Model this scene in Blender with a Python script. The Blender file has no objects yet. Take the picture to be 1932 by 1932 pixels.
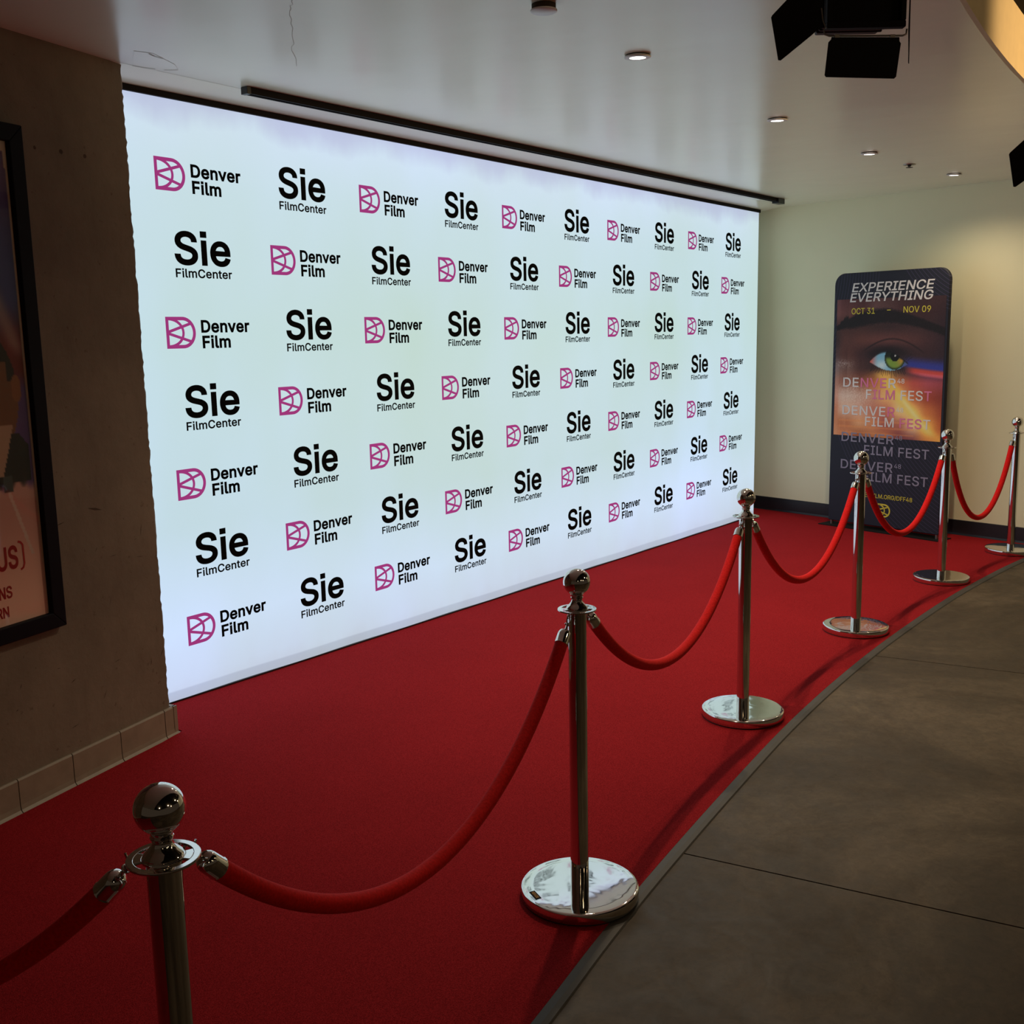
import bpy, bmesh, math, random
from mathutils import Vector, Matrix
from mathutils.geometry import delaunay_2d_cdt
random.seed(7)
scene = bpy.context.scene
COL = scene.collection

# ------------------------------------------------------------------ camera
cam_data = bpy.data.cameras.new('camera')
cam_data.sensor_fit = 'HORIZONTAL'
cam_data.sensor_width = 36.0
cam_data.lens = 36.0 * 2014.55 / 1932.0
cam_data.clip_start = 0.02
cam = bpy.data.objects.new('camera', cam_data)
COL.objects.link(cam)
YAW, PITCH, ROLL = 0.93701, 0.16507, -0.02020
fw = Vector((math.sin(YAW) * math.cos(PITCH), math.cos(YAW) * math.cos(PITCH), -math.sin(PITCH)))
rt = Vector((math.cos(YAW), -math.sin(YAW), 0.0))
up = rt.cross(fw)
r2 = rt * math.cos(ROLL) + up * math.sin(ROLL)
u2 = up * math.cos(ROLL) - rt * math.sin(ROLL)
m = Matrix((r2, u2, -fw)).transposed().to_4x4()
m.translation = Vector((-1.4198, -3.5772, 1.5133))
cam.matrix_world = m
scene.camera = cam

# ------------------------------------------------------------------ world, lobby light, exposure
world = bpy.data.worlds.new('world')
scene.world = world
world.use_nodes = True
world.node_tree.nodes['Background'].inputs[0].default_value = (0.030, 0.022, 0.015, 1)
world.node_tree.nodes['Background'].inputs[1].default_value = 1.0
LOBBY_W = 9.5
LOBBY = [(-2.6, -5.2), (-0.2, -5.8), (2.2, -4.6), (4.6, -5.4), (6.2, -4.2), (1.0, -7.2)]
FASCIA_W = 30.0
for x, y in LOBBY:
    ld = bpy.data.lights.new('lobby_light', 'POINT')
    ld.energy = LOBBY_W
    ld.color = (1.0, 0.72, 0.42)
    ld.shadow_soft_size = 0.05
    lo = bpy.data.objects.new('lobby_light', ld)
    lo.location = (x, y, 2.45)
    COL.objects.link(lo)
ld = bpy.data.lights.new('soffit_light', 'SPOT')
ld.energy = FASCIA_W * 3
ld.color = (1.0, 0.66, 0.30)
ld.spot_size = math.radians(70)
ld.spot_blend = 0.6
ld.shadow_soft_size = 0.05
lo = bpy.data.objects.new('soffit_light', ld)
lo.location = (3.6, -3.9, 2.45)
lo.rotation_euler = Vector((-0.15, 1.2, 0.12)).to_track_quat('-Z', 'Y').to_euler()
COL.objects.link(lo)
vs = scene.view_settings
vs.view_transform = 'Standard'
vs.look = 'None'
vs.gamma = 1.0
vs.exposure = 0.0
vs.use_curve_mapping = False

DOWNLIGHT_W = 58.0
PANEL = 1.12

# ------------------------------------------------------------------ helpers
def lin(r, g, b):
    f = lambda c: (c / 255 / 12.92) if c / 255 <= 0.04045 else ((c / 255 + 0.055) / 1.055) ** 2.4
    return (f(r), f(g), f(b), 1.0)

class NT:
    def __init__(self, name):
        self.m = bpy.data.materials.new(name)
        self.m.use_nodes = True
        self.t = self.m.node_tree
        self.b = self.t.nodes['Principled BSDF']
        self.out = self.t.nodes['Material Output']
    def n(self, typ, **kw):
        nd = self.t.nodes.new(typ)
        for k, v in kw.items():
            if isinstance(k, str) and hasattr(nd, k):
                setattr(nd, k, v)
        return nd
    def l(self, a, b):
        self.t.links.new(a, b)
    def set(self, **kw):
        for k, v in kw.items():
            self.b.inputs[k.replace('_', ' ')].default_value = v
    def coord(self, kind='Object', scale=(1, 1, 1)):
        tc = self.n('ShaderNodeTexCoord')
        mp = self.n('ShaderNodeMapping')
        mp.inputs['Scale'].default_value = scale
        self.l(tc.outputs[kind], mp.inputs[0])
        return mp.outputs[0]
    def noise(self, vec, scale, detail=4.0, rough=0.55, dist=0.0):
        nd = self.n('ShaderNodeTexNoise')
        nd.inputs['Scale'].default_value = scale
        nd.inputs['Detail'].default_value = detail
        nd.inputs['Roughness'].default_value = rough
        nd.inputs['Distortion'].default_value = dist
        self.l(vec, nd.inputs['Vector'])
        return nd.outputs['Fac']
    def ramp(self, fac, stops):
        nd = self.n('ShaderNodeValToRGB')
        e = nd.color_ramp.elements
        while len(e) > 1:
            e.remove(e[-1])
        e[0].position, e[0].color = stops[0]
        for p, c in stops[1:]:
            x = e.new(p); x.color = c
        self.l(fac, nd.inputs[0])
        return nd.outputs[0]
    def mix(self, fac, a, b, blend='MIX'):
        nd = self.n('ShaderNodeMix', data_type='RGBA', blend_type=blend)
        for i, v in ((0, fac), (6, a), (7, b)):
            if hasattr(v, 'links') or isinstance(v, bpy.types.NodeSocket):
                self.l(v, nd.inputs[i])
            else:
                nd.inputs[i].default_value = v
        return nd.outputs[2]
    def bump(self, h, strength=0.2, dist=0.01):
        nd = self.n('ShaderNodeBump')
        nd.inputs['Strength'].default_value = strength
        nd.inputs['Distance'].default_value = dist
        self.l(h, nd.inputs['Height'])
        self.l(nd.outputs[0], self.b.inputs['Normal'])

def plain(name, col, rough=0.5, metal=0.0, spec=0.5, emit=None, es=1.0, var=0.0):
    t = NT(name)
    t.set(Base_Color=col, Roughness=rough, Metallic=metal)
    t.b.inputs['Specular IOR Level'].default_value = spec
    if var:
        v = t.noise(t.coord(), 18, 4)
        c2 = tuple(c * (1 - var) for c in col[:3]) + (1,)
        c1 = tuple(min(1, c * (1 + var)) for c in col[:3]) + (1,)
        t.l(t.ramp(v, [(0.3, c2), (0.7, c1)]), t.b.inputs['Base Color'])
    if emit:
        t.b.inputs['Emission Color'].default_value = emit
        t.b.inputs['Emission Strength'].default_value = es
    return t.m

class MB:
    """collects shapes into ONE mesh"""
    def __init__(self):
        self.v = []; self.f = []; self.mi = []; self.sm = []
    def add(self, vs_, fs, mi=0, smooth=False):
        o = len(self.v)
        self.v += [tuple(q) for q in vs_]
        for f in fs:
            self.f.append([i + o for i in f]); self.mi.append(mi); self.sm.append(smooth)
        return self
    def box(self, a, b, mi=0, M=None):
        (x0, y0, z0), (x1, y1, z1) = a, b
        p = [Vector(q) for q in ((x0,y0,z0),(x1,y0,z0),(x1,y1,z0),(x0,y1,z0),(x0,y0,z1),(x1,y0,z1),(x1,y1,z1),(x0,y1,z1))]
        if M: p = [M @ q for q in p]
        return self.add(p, [(3,2,1,0),(4,5,6,7),(0,1,5,4),(1,2,6,5),(2,3,7,6),(3,0,4,7)], mi)
    def prism(self, poly, d, mi=0):
        """poly: list of 3D points, d: extrusion vector"""
        n = len(poly); d = Vector(d)
        p = [Vector(q) for q in poly]
        nrm = Vector((0, 0, 0))
        for i in range(n):
            nrm += p[i].cross(p[(i + 1) % n])
        if nrm.dot(d) > 0: p.reverse()
        fs = [list(range(n)), list(range(2 * n - 1, n - 1, -1))]
        fs += [[i, i + n, (i + 1) % n + n, (i + 1) % n][::-1] for i in range(n)]
        fs = [fs[0][:], fs[1][:]] + [f[::-1] for f in fs[2:]]
        return self.add(p + [q + d for q in p], [fs[0], fs[1]] + [f[::-1] for f in fs[2:]], mi)
    def lathe(self, prof, seg=48, mi=0, M=None, smooth=True):
        vs_, fs = [], []
        n = len(prof)
        for k in range(seg):
            a = 2 * math.pi * k / seg
            for r, z in prof:
                q = Vector((r * math.cos(a), r * math.sin(a), z))
                vs_.append(M @ q if M else q)
        for k in range(seg):
            k2 = (k + 1) % seg
            for i in range(n - 1):
                fs.append([k * n + i, k2 * n + i, k2 * n + i + 1, k * n + i + 1])
        return self.add(vs_, fs, mi, smooth)
    def tube(self, pts, r, seg=14, mi=0, caps=True, closed=False):
        P = [Vector(q) for q in pts]; n = len(P)
        rad = r if hasattr(r, '__len__') else [r] * n
        vs_, fs = [], []
        prev = None
        for i in range(n):
            if closed: t = (P[(i + 1) % n] - P[i - 1]).normalized()
            else: t = (P[min(i + 1, n - 1)] - P[max(i - 1, 0)]).normalized()
            if prev is None:
                a = Vector((0, 0, 1)) if abs(t.z) < 0.9 else Vector((1, 0, 0))
                u = t.cross(a).normalized()
            else:
                u = (prev - t * prev.dot(t)).normalized()
            prev = u; w = t.cross(u)
            for k in range(seg):
                an = 2 * math.pi * k / seg
                vs_.append(P[i] + (u * math.cos(an) + w * math.sin(an)) * rad[i])
        for i in range(n if closed else n - 1):
            j = (i + 1) % n
            for k in range(seg):
                k2 = (k + 1) % seg
                fs.append([i * seg + k, i * seg + k2, j * seg + k2, j * seg + k])
        if caps and not closed:
            fs.append(list(range(seg))[::-1]); fs.append([(n - 1) * seg + k for k in range(seg)])
        return self.add(vs_, fs, mi, True)
    def build(self, name, mats, parent=None, bevel=0.0, weld=False):
        me = bpy.data.meshes.new(name)
        me.from_pydata(self.v, [], self.f)
        if not isinstance(mats, (list, tuple)): mats = [mats]
        for mm in mats: me.materials.append(mm)
        me.polygons.foreach_set('material_index', self.mi)
        me.polygons.foreach_set('use_smooth', self.sm)
        bm = bmesh.new(); bm.from_mesh(me)
        if weld: bmesh.ops.remove_doubles(bm, verts=bm.verts, dist=1e-5)
        bmesh.ops.recalc_face_normals(bm, faces=bm.faces)
        for e in bm.edges:
            if len(e.link_faces) == 2 and e.calc_face_angle(0.0) > 0.6: e.smooth = False
        bm.to_mesh(me); bm.free()
        me.update()
        o = bpy.data.objects.new(name, me)
        COL.objects.link(o)
        if parent: o.parent = parent
        if bevel:
            b = o.modifiers.new('bevel', 'BEVEL'); b.width = bevel; b.segments = 3
            b.limit_method = 'ANGLE'; b.angle_limit = math.radians(40)
        return o

def thing(name, label, cat, loc=(0, 0, 0), rotz=0.0, group=None):
    o = bpy.data.objects.new(name, None)
    o.empty_display_size = 0.1
    COL.objects.link(o)
    o.location = loc; o.rotation_euler = (0, 0, rotz)
    o['label'] = label; o['category'] = cat
    if group: o['group'] = group
    return o
def tag(o, label, cat, group=None):
    o['label'] = label; o['category'] = cat
    if group: o['group'] = group
    return o
def struct(o, label=None):
    o['kind'] = 'structure'
    if label: o['label'] = label
    return o
def copy_thing(root, label, loc, rotz=0.0, group=None):
    r = root.copy(); COL.objects.link(r)
    r.location = loc; r.rotation_euler = (0, 0, rotz); r['label'] = label
    if group: r['group'] = group
    for ch in list(root.children):
        c = ch.copy(); COL.objects.link(c); c.parent = r
        c.matrix_parent_inverse = ch.matrix_parent_inverse.copy()
        for g in list(ch.children):
            d = g.copy(); COL.objects.link(d); d.parent = c
            d.matrix_parent_inverse = g.matrix_parent_inverse.copy()
    return r

# ------------------------------------------------------------------ lettering (outline polygons, em 1000, cap height 509)
GLYPHS = ")|273|37,-96 52,-66 64,-37 76,-9 86,18 95,44 102,69 108,93 113,116 117,139 120,162 121,184 122,207 121,232 119,258 116,285 112,313 106,342 99,370 91,399 82,428 73,457 62,485 50,512 37,539 97,539 109,517 121,494 131,468 142,441 151,413 159,384 167,354 173,323 178,293 181,264 183,235 184,207 183,168 178,130 171,92 161,53 149,15 134,-22 117,-59 97,-96;-|453|337,244 337,188 114,188 114,244;.|188|95,-4 86,-4 78,-1 70,3 63,9 57,16 53,24 50,32 50,41 50,50 53,59 57,66 63,73 70,79 78,83 86,86 95,87 104,86 113,83 121,79 128,73 134,66 138,59 140,50 141,41 140,32 138,24 134,16 128,9 121,3 113,-1 104,-4;/|249|235,533 71,-76 14,-76 178,533;0|453|227,-7 199,-5 174,1 151,11 130,24 111,41 95,62 80,86 69,113 60,144 53,178 49,214 48,254 49,294 53,330 60,364 69,395 81,422 95,447 112,467 130,484 151,498 174,508 200,514 227,516 254,514 279,508 302,498 323,484 342,467 358,447 372,422 384,395 393,364 400,330 404,294 405,254 404,214 400,178 393,144 384,113 373,86 359,62 342,41 323,24 302,11 279,1 254,-5|227,50 245,51 261,56 276,63 290,74 303,87 313,103 323,122 330,144 336,168 340,194 343,223 344,254 343,285 340,314 336,341 330,365 323,387 313,405 303,422 290,435 276,446 261,453 245,458 227,460 209,458 192,453 177,446 163,435 151,422 140,405 131,387 123,365 117,341 113,314 110,285 109,254 110,223 113,194 117,168 123,144 131,122 140,103 151,87 163,74 177,63 192,56 209,51;1|453|76,0 76,55 391,55 391,0|276,509 276,0 212,0 212,448 209,448 86,358 86,427 198,509;3|453|218,-7 195,-6 173,-3 152,2 133,10 114,19 98,30 83,43 70,57 60,74 52,91 46,111 44,132 109,132 111,119 115,107 120,97 126,87 134,78 144,71 154,64 165,59 178,55 191,52 204,50 219,50 234,51 248,53 262,56 275,61 287,67 297,74 307,83 315,93 321,104 325,116 328,130 329,145 328,158 326,172 322,184 316,196 308,207 299,217 288,226 275,234 260,240 242,244 223,247 201,248 157,248 157,299 288,448 288,452 70,452 70,509 372,509 372,461 211,278 211,289 239,290 264,288 287,284 308,276 327,265 344,253 359,239 371,222 381,205 387,186 392,166 393,145 392,123 387,103 380,84 370,66 358,50 344,36 327,23 309,12 288,4 266,-2 243,-6;4|453|40,105 40,158 247,509 311,509 109,166 109,163 413,163 413,105|282,0 282,121 282,146 282,318 343,318 343,0;8|453|226,-7 201,-6 178,-2 156,3 136,11 117,21 101,33 86,47 74,62 64,78 57,96 53,115 52,135 53,151 55,166 59,181 65,195 72,208 81,220 90,231 101,241 113,249 125,256 139,261 153,265 153,267 135,273 119,282 105,293 93,308 83,324 76,342 72,360 70,380 72,399 75,417 82,434 90,450 101,464 114,477 129,488 146,498 164,506 184,511 204,514 226,516 248,514 269,511 288,506 306,498 323,488 337,477 350,464 361,450 370,434 377,417 380,399 382,380 380,361 376,342 369,324 359,308 347,293 333,282 318,273 300,267 300,265 314,261 327,256 339,249 351,241 362,231 372,220 380,208 387,195 393,181 397,166 400,151 401,135 399,115 395,96 388,78 378,62 366,47 352,33 335,21 317,11 296,3 275,-2 251,-6|226,49 243,50 258,52 272,55 285,60 296,66 307,74 315,82 323,91 329,102 333,113 336,126 337,139 336,152 333,165 329,177 322,189 314,199 305,208 295,216 283,223 270,228 256,232 242,234 226,235 211,234 196,232 182,228 169,223 157,216 147,208 138,199 130,189 123,177 119,165 116,152 115,139 116,126 119,113 123,102 129,91 136,82 145,74 156,66 167,60 180,55 195,52 210,50|226,290 239,290 252,292 263,296 274,300 284,306 293,313 300,321 307,330 312,341 316,351 318,363 319,376 318,388 316,399 313,410 308,420 301,429 294,437 285,444 275,449 264,454 252,457 240,459 226,460 213,459 200,457 188,454 177,449 167,444 159,437 151,429 145,420 139,410 136,399 134,388 133,376 134,363 136,351 139,341 145,330 151,321 159,313 168,306 178,300 189,296 201,292 213,290;9|453|226,516 249,514 271,510 291,503 310,494 328,482 343,468 356,452 368,434 377,414 384,393 388,371 389,347 388,328 385,309 380,290 373,270 363,248 350,224 334,197 315,168 200,0 130,0 301,248 307,248 303,240 299,234 294,227 287,221 281,215 273,210 265,206 257,202 248,199 238,196 228,195 218,195 195,196 175,199 155,206 137,214 121,225 106,237 94,252 83,269 74,287 68,307 65,329 64,352 65,375 69,397 75,417 85,436 96,454 110,469 125,483 143,494 162,504 182,510 203,514|226,460 212,459 199,457 186,452 174,446 163,438 154,429 145,419 138,407 133,395 129,381 126,367 125,352 126,336 129,322 133,308 138,295 145,284 154,274 163,265 174,257 186,251 199,247 212,244 226,243 240,244 254,247 267,251 279,257 289,265 299,273 307,284 314,295 320,308 324,321 327,335 327,350 327,366 324,381 320,394 314,407 307,419 299,429 290,438 279,446 267,452 254,457 241,459;C|510|267,-7 235,-5 205,1 177,11 150,25 126,42 104,63 86,88 70,115 57,146 48,179 42,215 40,254 42,293 48,329 57,362 70,393 86,421 104,445 126,466 150,484 177,498 205,508 235,514 267,516 286,515 305,513 323,509 340,504 357,498 373,490 388,481 402,471 415,460 427,447 438,433 448,418 456,402 463,385 469,367 473,348 408,348 405,361 401,373 395,384 389,395 382,404 375,413 366,421 357,428 348,435 337,440 327,445 315,449 304,452 292,454 280,455 267,456 245,454 223,450 203,443 184,432 166,419 150,403 137,385 125,364 116,340 109,314 105,285 103,254 105,223 109,194 116,168 125,145 137,123 151,105 166,89 184,76 203,66 223,59 245,54 267,53 280,53 292,55 304,57 315,60 327,64 337,69 348,74 357,81 366,88 375,96 382,105 389,114 395,125 401,136 405,148 408,160 473,160 469,142 463,124 457,107 448,91 438,76 428,62 416,49 402,38 388,28 373,19 357,11 341,5 323,0 305,-4 286,-6;D|502|219,0 96,0 96,57 215,57 244,58 272,63 296,70 318,81 337,94 354,110 368,128 379,149 388,172 394,198 398,226 399,255 398,285 394,312 388,337 379,361 368,381 354,399 338,415 320,428 299,438 275,446 249,450 221,452 93,452 93,509 225,509 261,507 294,501 325,492 353,478 377,461 399,441 418,418 433,391 446,361 455,329 460,293 462,255 460,217 455,181 446,149 433,119 417,92 398,68 376,48 351,31 322,17 291,8 256,2|125,509 125,0 60,0 60,509;E|419|60,0 60,509 372,509 372,452 125,452 125,286 355,286 355,229 125,229 125,57 375,57 375,0;F|410|60,0 60,509 369,509 369,452 125,452 125,278 346,278 346,221 125,221 125,0;G|520|269,-7 236,-5 205,1 176,11 149,25 125,43 104,64 85,88 69,116 57,146 47,179 42,215 40,254 42,293 47,329 57,362 69,393 85,421 103,445 125,466 149,484 175,498 203,508 233,514 265,516 285,515 304,513 322,509 340,504 358,497 374,489 389,480 403,469 416,458 429,445 439,431 449,416 458,401 465,384 470,367 474,349 408,349 404,361 399,372 393,383 387,393 380,403 373,411 365,420 356,427 347,434 337,439 326,444 315,448 304,452 291,454 279,455 265,456 243,454 222,450 202,443 183,432 166,419 150,404 137,385 125,364 116,340 109,314 105,285 103,254 105,223 109,194 116,168 125,145 137,124 151,105 166,90 184,76 203,66 224,59 246,54 269,53 290,54 309,57 328,63 345,71 360,81 374,93 386,107 396,123 404,141 410,160 414,180 415,202 434,199 283,199 283,256 478,256 478,200 476,170 471,141 463,115 451,91 436,69 419,50 399,33 377,19 352,8 326,0 298,-5;H|517|60,0 60,509 125,509 125,289 392,289 392,509 457,509 457,0 392,0 392,232 125,232 125,0;I|300|31,0 31,57 118,57 118,452 31,452 31,509 269,509 269,452 183,452 183,57 269,57 269,0;L|393|60,0 60,509 125,509 125,57 361,57 361,0;M|628|60,0 60,509 152,509 277,187 287,159 299,123 311,84 322,49 307,49 318,83 330,121 342,158 352,187 476,509 568,509 568,0 504,0 504,291 504,327 505,369 506,413 507,457 513,457 498,409 482,363 467,322 456,291 342,0 286,0 170,291 159,321 145,361 129,408 112,457 119,457 120,416 121,372 122,328 122,291 122,0;N|523|60,0 60,509 136,509 343,183 363,151 388,107 414,55 405,54 401,108 399,157 399,195 399,509 463,509 463,0 387,0 202,290 177,331 148,381 108,452 119,454 122,384 124,328 125,291 125,0;O|533|267,-7 235,-5 205,1 177,11 150,25 126,42 105,63 86,88 70,115 57,146 48,179 42,215 40,254 42,293 48,329 57,362 70,393 86,421 105,445 126,466 150,484 177,498 205,508 235,514 267,516 299,514 329,508 357,498 384,484 408,466 429,445 448,421 464,393 477,362 486,329 491,293 493,254 491,215 486,179 477,146 464,115 448,88 429,63 408,42 384,25 357,11 329,1 299,-5|267,53 289,54 310,59 330,66 349,76 367,89 383,105 396,123 408,144 418,168 425,194 429,223 430,254 429,286 425,314 418,341 408,365 396,386 383,404 367,420 349,433 330,443 310,450 289,454 267,456 245,454 223,450 203,443 184,433 167,420 151,404 137,385 125,364 116,340 109,314 105,285 103,254 105,223 109,194 116,168 125,144 137,123 151,105 167,89 184,76 203,66 223,59 245,54;P|445|60,0 60,509 235,509 263,507 289,503 312,497 332,487 350,476 366,462 379,447 390,430 398,411 404,391 407,370 409,348 407,325 404,304 398,284 390,265 379,248 366,233 350,219 332,207 312,198 289,191 263,187 235,186 109,186 109,242 233,242 252,243 269,246 284,250 297,256 308,264 318,272 327,282 333,294 338,306 342,319 344,333 344,348 344,362 342,376 338,389 333,402 326,413 318,423 308,431 297,439 284,444 268,449 251,451 232,452 125,452 125,0;R|449|60,0 60,509 236,509 264,507 290,504 313,497 333,489 351,478 367,465 380,450 390,433 399,415 405,395 408,374 409,352 408,330 405,309 399,290 390,271 380,255 367,240 351,228 333,217 312,209 289,203 264,199 236,198 96,198 96,255 234,255 252,256 269,258 284,262 298,267 309,273 319,281 327,290 334,300 339,312 342,324 344,338 345,352 344,367 342,380 339,393 334,405 327,415 319,425 309,433 298,440 284,445 269,449 252,451 233,452 125,452 125,0|353,0 230,229 303,229 428,0;S|447|224,-9 197,-8 172,-4 149,1 128,9 108,19 91,31 76,45 64,60 54,77 46,96 41,115 38,137 104,137 107,123 110,110 116,98 123,88 132,79 142,71 154,64 166,59 180,55 194,52 209,50 224,49 241,50 257,52 272,55 286,60 299,66 311,74 321,82 329,92 336,102 341,114 345,126 346,139 345,151 342,161 338,171 332,179 325,186 316,193 307,199 296,205 284,209 272,214 259,218 245,222 184,239 154,249 128,260 105,274 86,289 71,307 60,326 54,348 52,372 53,393 58,413 65,431 75,448 87,463 102,476 119,488 138,498 158,506 180,511 203,514 227,516 252,514 275,511 296,505 316,498 334,488 351,476 365,463 377,449 387,433 394,415 399,397 401,378 337,378 334,396 326,412 316,426 302,437 286,447 267,453 247,457 225,459 209,458 194,456 180,452 167,448 156,442 145,435 136,427 129,418 123,409 118,398 116,387 115,376 116,363 119,352 124,342 131,334 139,326 148,319 158,313 169,308 180,304 191,300 202,296 212,293 264,279 312,264 324,258 336,252 347,245 359,238 369,229 379,220 387,209 395,198 401,185 405,171 407,155 408,139 407,118 403,99 396,81 386,64 374,48 360,34 343,21 323,11 302,2 278,-4 252,-8;T|449|32,452 32,509 417,509 417,452 257,452 257,0 193,0 193,452;U|517|259,-8 230,-7 203,-2 177,5 154,15 133,28 114,43 98,60 85,80 74,101 66,124 62,148 60,173 60,509 124,509 124,178 125,160 128,144 133,128 141,113 150,99 160,87 173,77 187,68 203,61 220,56 239,53 259,52 279,53 298,56 315,61 331,68 345,77 357,87 368,99 377,113 384,128 389,144 392,160 393,178 393,509 457,509 457,173 456,148 451,124 443,101 433,80 419,60 403,43 384,28 363,15 340,5 315,-2 288,-7;V|480|204,0 16,509 84,509 192,206 215,137 248,31 235,31 267,138 290,206 395,509 463,509 278,0;X|474|18,0 217,284 217,236 29,509 104,509 178,400 204,361 223,329 243,292 232,292 252,329 272,361 298,400 374,509 446,509 259,239 259,287 456,0 382,0 292,129 268,165 250,195 230,231 244,231 225,196 206,166 182,129 91,0;Y|472|203,0 203,208 16,509 91,509 192,344 222,292 229,279 236,264 243,248 250,230 224,230 231,248 237,265 244,280 251,293 280,344 381,509 455,509 268,208 268,0;e|404|212,-8 185,-7 161,-2 138,6 117,16 98,30 82,46 68,64 56,85 46,108 40,132 35,159 34,187 35,215 39,242 46,267 55,290 67,311 81,329 97,346 115,359 135,370 157,378 180,383 205,384 221,384 236,382 251,379 266,374 280,368 294,361 307,351 319,341 331,329 341,315 350,299 357,282 363,263 368,242 370,219 371,194 371,169 75,169 75,221 338,221 310,202 309,220 307,237 303,254 298,269 291,282 283,294 273,305 263,314 250,321 237,326 222,329 205,330 189,329 173,326 159,321 146,313 135,304 125,294 116,282 109,270 103,256 99,241 97,226 96,211 96,178 97,157 100,139 104,122 110,106 118,92 128,80 139,70 151,61 165,55 179,50 195,47 212,46 224,47 234,48 244,50 254,53 263,56 271,61 278,66 285,73 292,80 297,88 302,96 306,105 365,91 360,77 353,63 345,51 335,39 324,29 311,19 298,11 283,4 266,-1 249,-5 231,-7;i|167|53,0 53,379 114,379 114,0|84,443 75,444 67,446 60,449 54,455 48,461 44,468 42,475 41,483 42,491 44,499 48,506 54,512 60,517 67,521 75,523 84,524 92,523 100,521 107,517 114,512 119,506 123,499 126,491 126,483 126,475 123,468 119,461 114,455 107,449 100,446 92,444;l|189|139,-2 119,-1 101,3 86,10 74,20 65,33 58,47 54,65 53,84 53,509 114,509 114,99 114,87 115,77 117,68 120,62 124,58 130,54 137,53 146,52 160,53 170,54 181,3 162,-1;m|610|53,0 53,379 112,379 112,295 108,295 112,310 118,323 125,335 132,346 141,355 151,363 161,370 172,376 183,380 195,384 207,386 219,386 239,385 257,380 273,372 287,361 299,347 309,331 316,314 321,295 312,295 317,308 322,321 329,332 337,343 347,353 357,361 368,369 381,375 394,380 407,383 422,385 437,386 453,385 468,383 483,378 497,372 510,364 522,354 532,342 541,328 548,313 553,296 556,276 557,255 557,0 496,0 496,254 494,273 490,289 483,302 473,313 460,321 447,326 433,329 419,330 406,330 395,328 384,324 374,320 365,314 358,307 351,299 345,290 341,280 338,270 336,259 335,247 335,0 274,0 274,260 273,275 269,288 262,301 253,311 242,320 229,326 215,329 199,330 188,330 178,328 168,325 158,320 148,314 140,307 132,299 126,289 121,278 117,266 114,253 114,238 114,0;n|410|114,227 114,0 53,0 53,379 112,379 112,287 102,287 112,312 124,332 137,349 152,362 169,372 187,379 207,383 227,384 246,383 264,380 280,376 295,369 309,360 321,349 332,336 341,321 348,304 353,285 356,264 357,240 357,0 296,0 296,235 295,256 290,275 283,291 273,304 260,315 246,323 229,328 210,329 197,328 184,326 172,322 161,317 150,311 141,303 133,293 126,283 121,271 117,257 114,243;r|259|53,0 53,379 112,379 112,321 115,321 122,335 130,347 140,358 152,367 166,375 181,380 196,384 213,385 229,384 243,384 243,322 230,324 207,326 194,325 182,323 170,319 159,315 149,309 140,301 132,293 126,284 121,273 117,262 114,250 114,237 114,0;t|227|204,379 204,327 6,327 6,379|65,471 126,471 126,98 127,86 128,76 132,68 136,61 142,56 150,53 159,51 170,50 185,51 202,54 213,2 192,-3 168,-4 145,-3 125,2 107,10 92,21 80,35 72,52 67,71 65,93;v|389|163,0 17,379 84,379 165,155 171,138 177,121 182,104 187,87 206,21 184,21 203,87 207,104 213,121 218,138 224,155 305,379 371,379 226,0"
GL = {}
for _g in GLYPHS.split(';'):
    _p = _g.split('|')
    GL[_p[0]] = (int(_p[1]), [[tuple(int(c) for c in q.split(',')) for q in L.split(' ')] for L in _p[2:]])

GL['i'] = (GL['i'][0], [GL['i'][1][0], [(46, 464), (46, 528), (121, 528), (121, 464)]])     # square dot

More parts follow.
